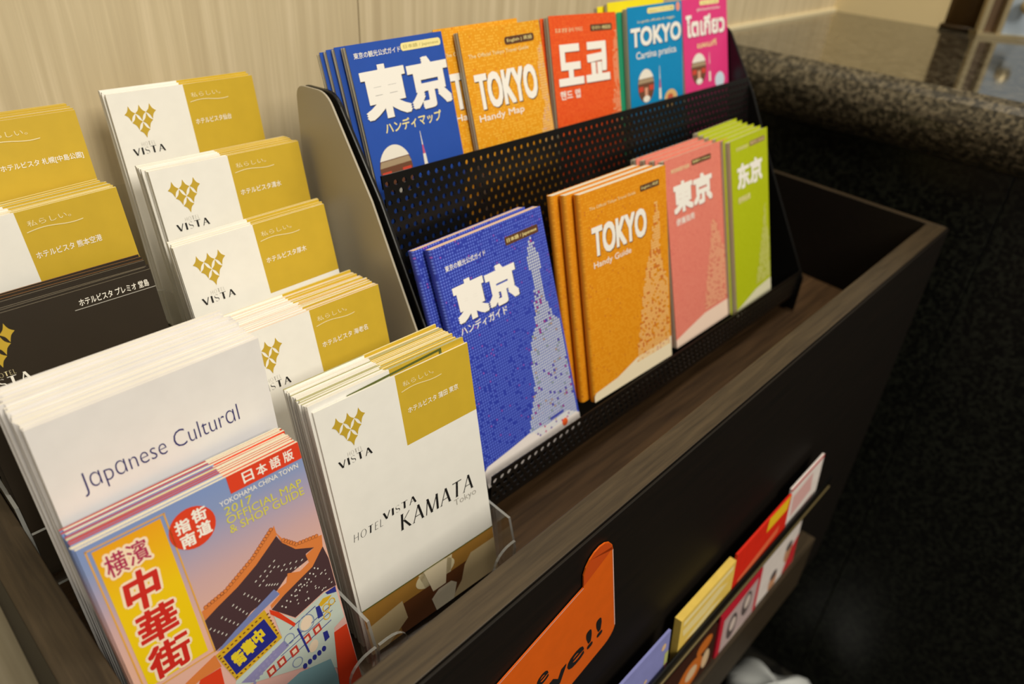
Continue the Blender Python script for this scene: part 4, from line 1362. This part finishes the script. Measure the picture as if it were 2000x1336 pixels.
ur.rect('badge', 51, 80.2, 8.6, 13.8, badge_b, 3, 1)
ur.text('badge_lettering', '한국어 / 韓国語', 53, 78.4, 9.8, 12.8, badge_c, 4)
tower(ur, [(15, 83, 86), (30, 80, 86), (40, 78, 86), (50, 79, 86), (66, 77, 86), (100, 71, 86)], mat('tower_blush', (246, 186, 140), .5), [mat('tower_orange', (238, 120, 60), .5)], 1.95, .8, alt=.25)

xc = (0.582, 0.4096, -0.0970)
uc = booklet('city_map', xc, 12.9, -.6, -.6, .0865, MH, .0050, map_cyan, 'sky blue folded city map in the upper pocket', ml, spine=False, cat='folded map')
booklet('city_map', xc, 12.9, -.6, -.6, .0865, MH, .0046, map_green, 'teal green folded map, a sliver left of the sky blue one', ml, spine=False, cat='folded map', shift=(-.0072, .0062, -.0028))
booklet('city_map', xc, 12.9, -.6, -.6, .0865, MH, .0036, map_yellow, 'yellow folded map peeking above behind the sky blue one', ml, spine=False, cat='folded map', shift=(-.0115, .0125, .0058))
booklet('city_map', xc, 12.9, -.6, -.6, .0865, MH, .0036, map_yellow, 'rearmost yellow folded map, a bit lower and further left', ml, spine=False, cat='folded map', shift=(-.0195, .0175, .0036))
uc.text('title_shadow', 'TOKYO', 4.4, 85.6, 18.4, 34.8, mat('cyan_shadow', (20, 80, 120), .5), 2, .045)
uc.text('title_lettering', 'TOKYO', 3.6, 84.6, 17.6, 34, title_w, 3, .045)
uc.text('subtitle_lettering', 'Cartina pratica', 10.5, 75.6, 38.2, 46.4, title_w, 3, .01)
uc.text('caption_lettering', 'La guida ufficiale di viaggio', 14.6, 74, 11.8, 14.6, paleink, 2, .008)
uc.rect('badge', 30, 73.5, 2.6, 7.2, badge_c, 3, 2.0)
uc.text('badge_lettering', 'Italiano / イタリア語', 33, 71, 3.7, 6.2, mat('badge_olive', (178, 166, 90), .5), 4)
uc.polys('emblem', [ellipse(80, 4.6, 3.4, 4, 16)], mat('emblem_coral', (240, 150, 130), .5), 2)
gate_picture(uc, 24.5, 69, 13, 15)
mini_tower(uc, 47, 54, 84)
uc.polys('food_picture', [ellipse(65, 86, 11, 8.5)], mat('food_gold', (224, 184, 120), .5), 2)
uc.polys('food_picture', [ellipse(64, 85, 5, 3.6)], mat('food_red2', (200, 90, 60), .5), 3)

xq = (0.6705, 0.4100, -0.0957)
up = booklet('city_map', xq, 15, 0, 0, .0843, MH, .0050, map_pink, 'magenta pink folded city map in the upper pocket, rightmost', ml, spine=False, cat='folded map')
up.text('title_shadow', 'โตเกียว', 6.2, 79.4, 15.8, 36, mat('pink_shadow', (150, 40, 90), .5), 2, .04)
up.text('title_lettering', 'โตเกียว', 5.6, 78.6, 15, 35.2, title_w, 3, .04)
up.text('subtitle_lettering', 'แผนที่', 25, 61, 40, 46.4, badge_c, 3, .02)
up.text('caption_lettering', 'คู่มือท่องเที่ยวโตเกียว', 26, 70, 9.4, 13.0, title_w, 2, .01)
up.rect('badge', 31.6, 68, 3, 7.2, badge_c, 3, 1.6)
up.text('badge_lettering', 'Thai / タイ語', 35, 64, 4.2, 6.4, mat('badge_olive', (178, 166, 90), .5), 4)
gate_picture(up, 26.5, 66, 14, 15)
mini_tower(up, 47, 52, 80)
up.polys('emblem', [ellipse(66.5, 81, 9.5, 8, 20)], mat('emblem_ice', (206, 222, 240), .5), 2)
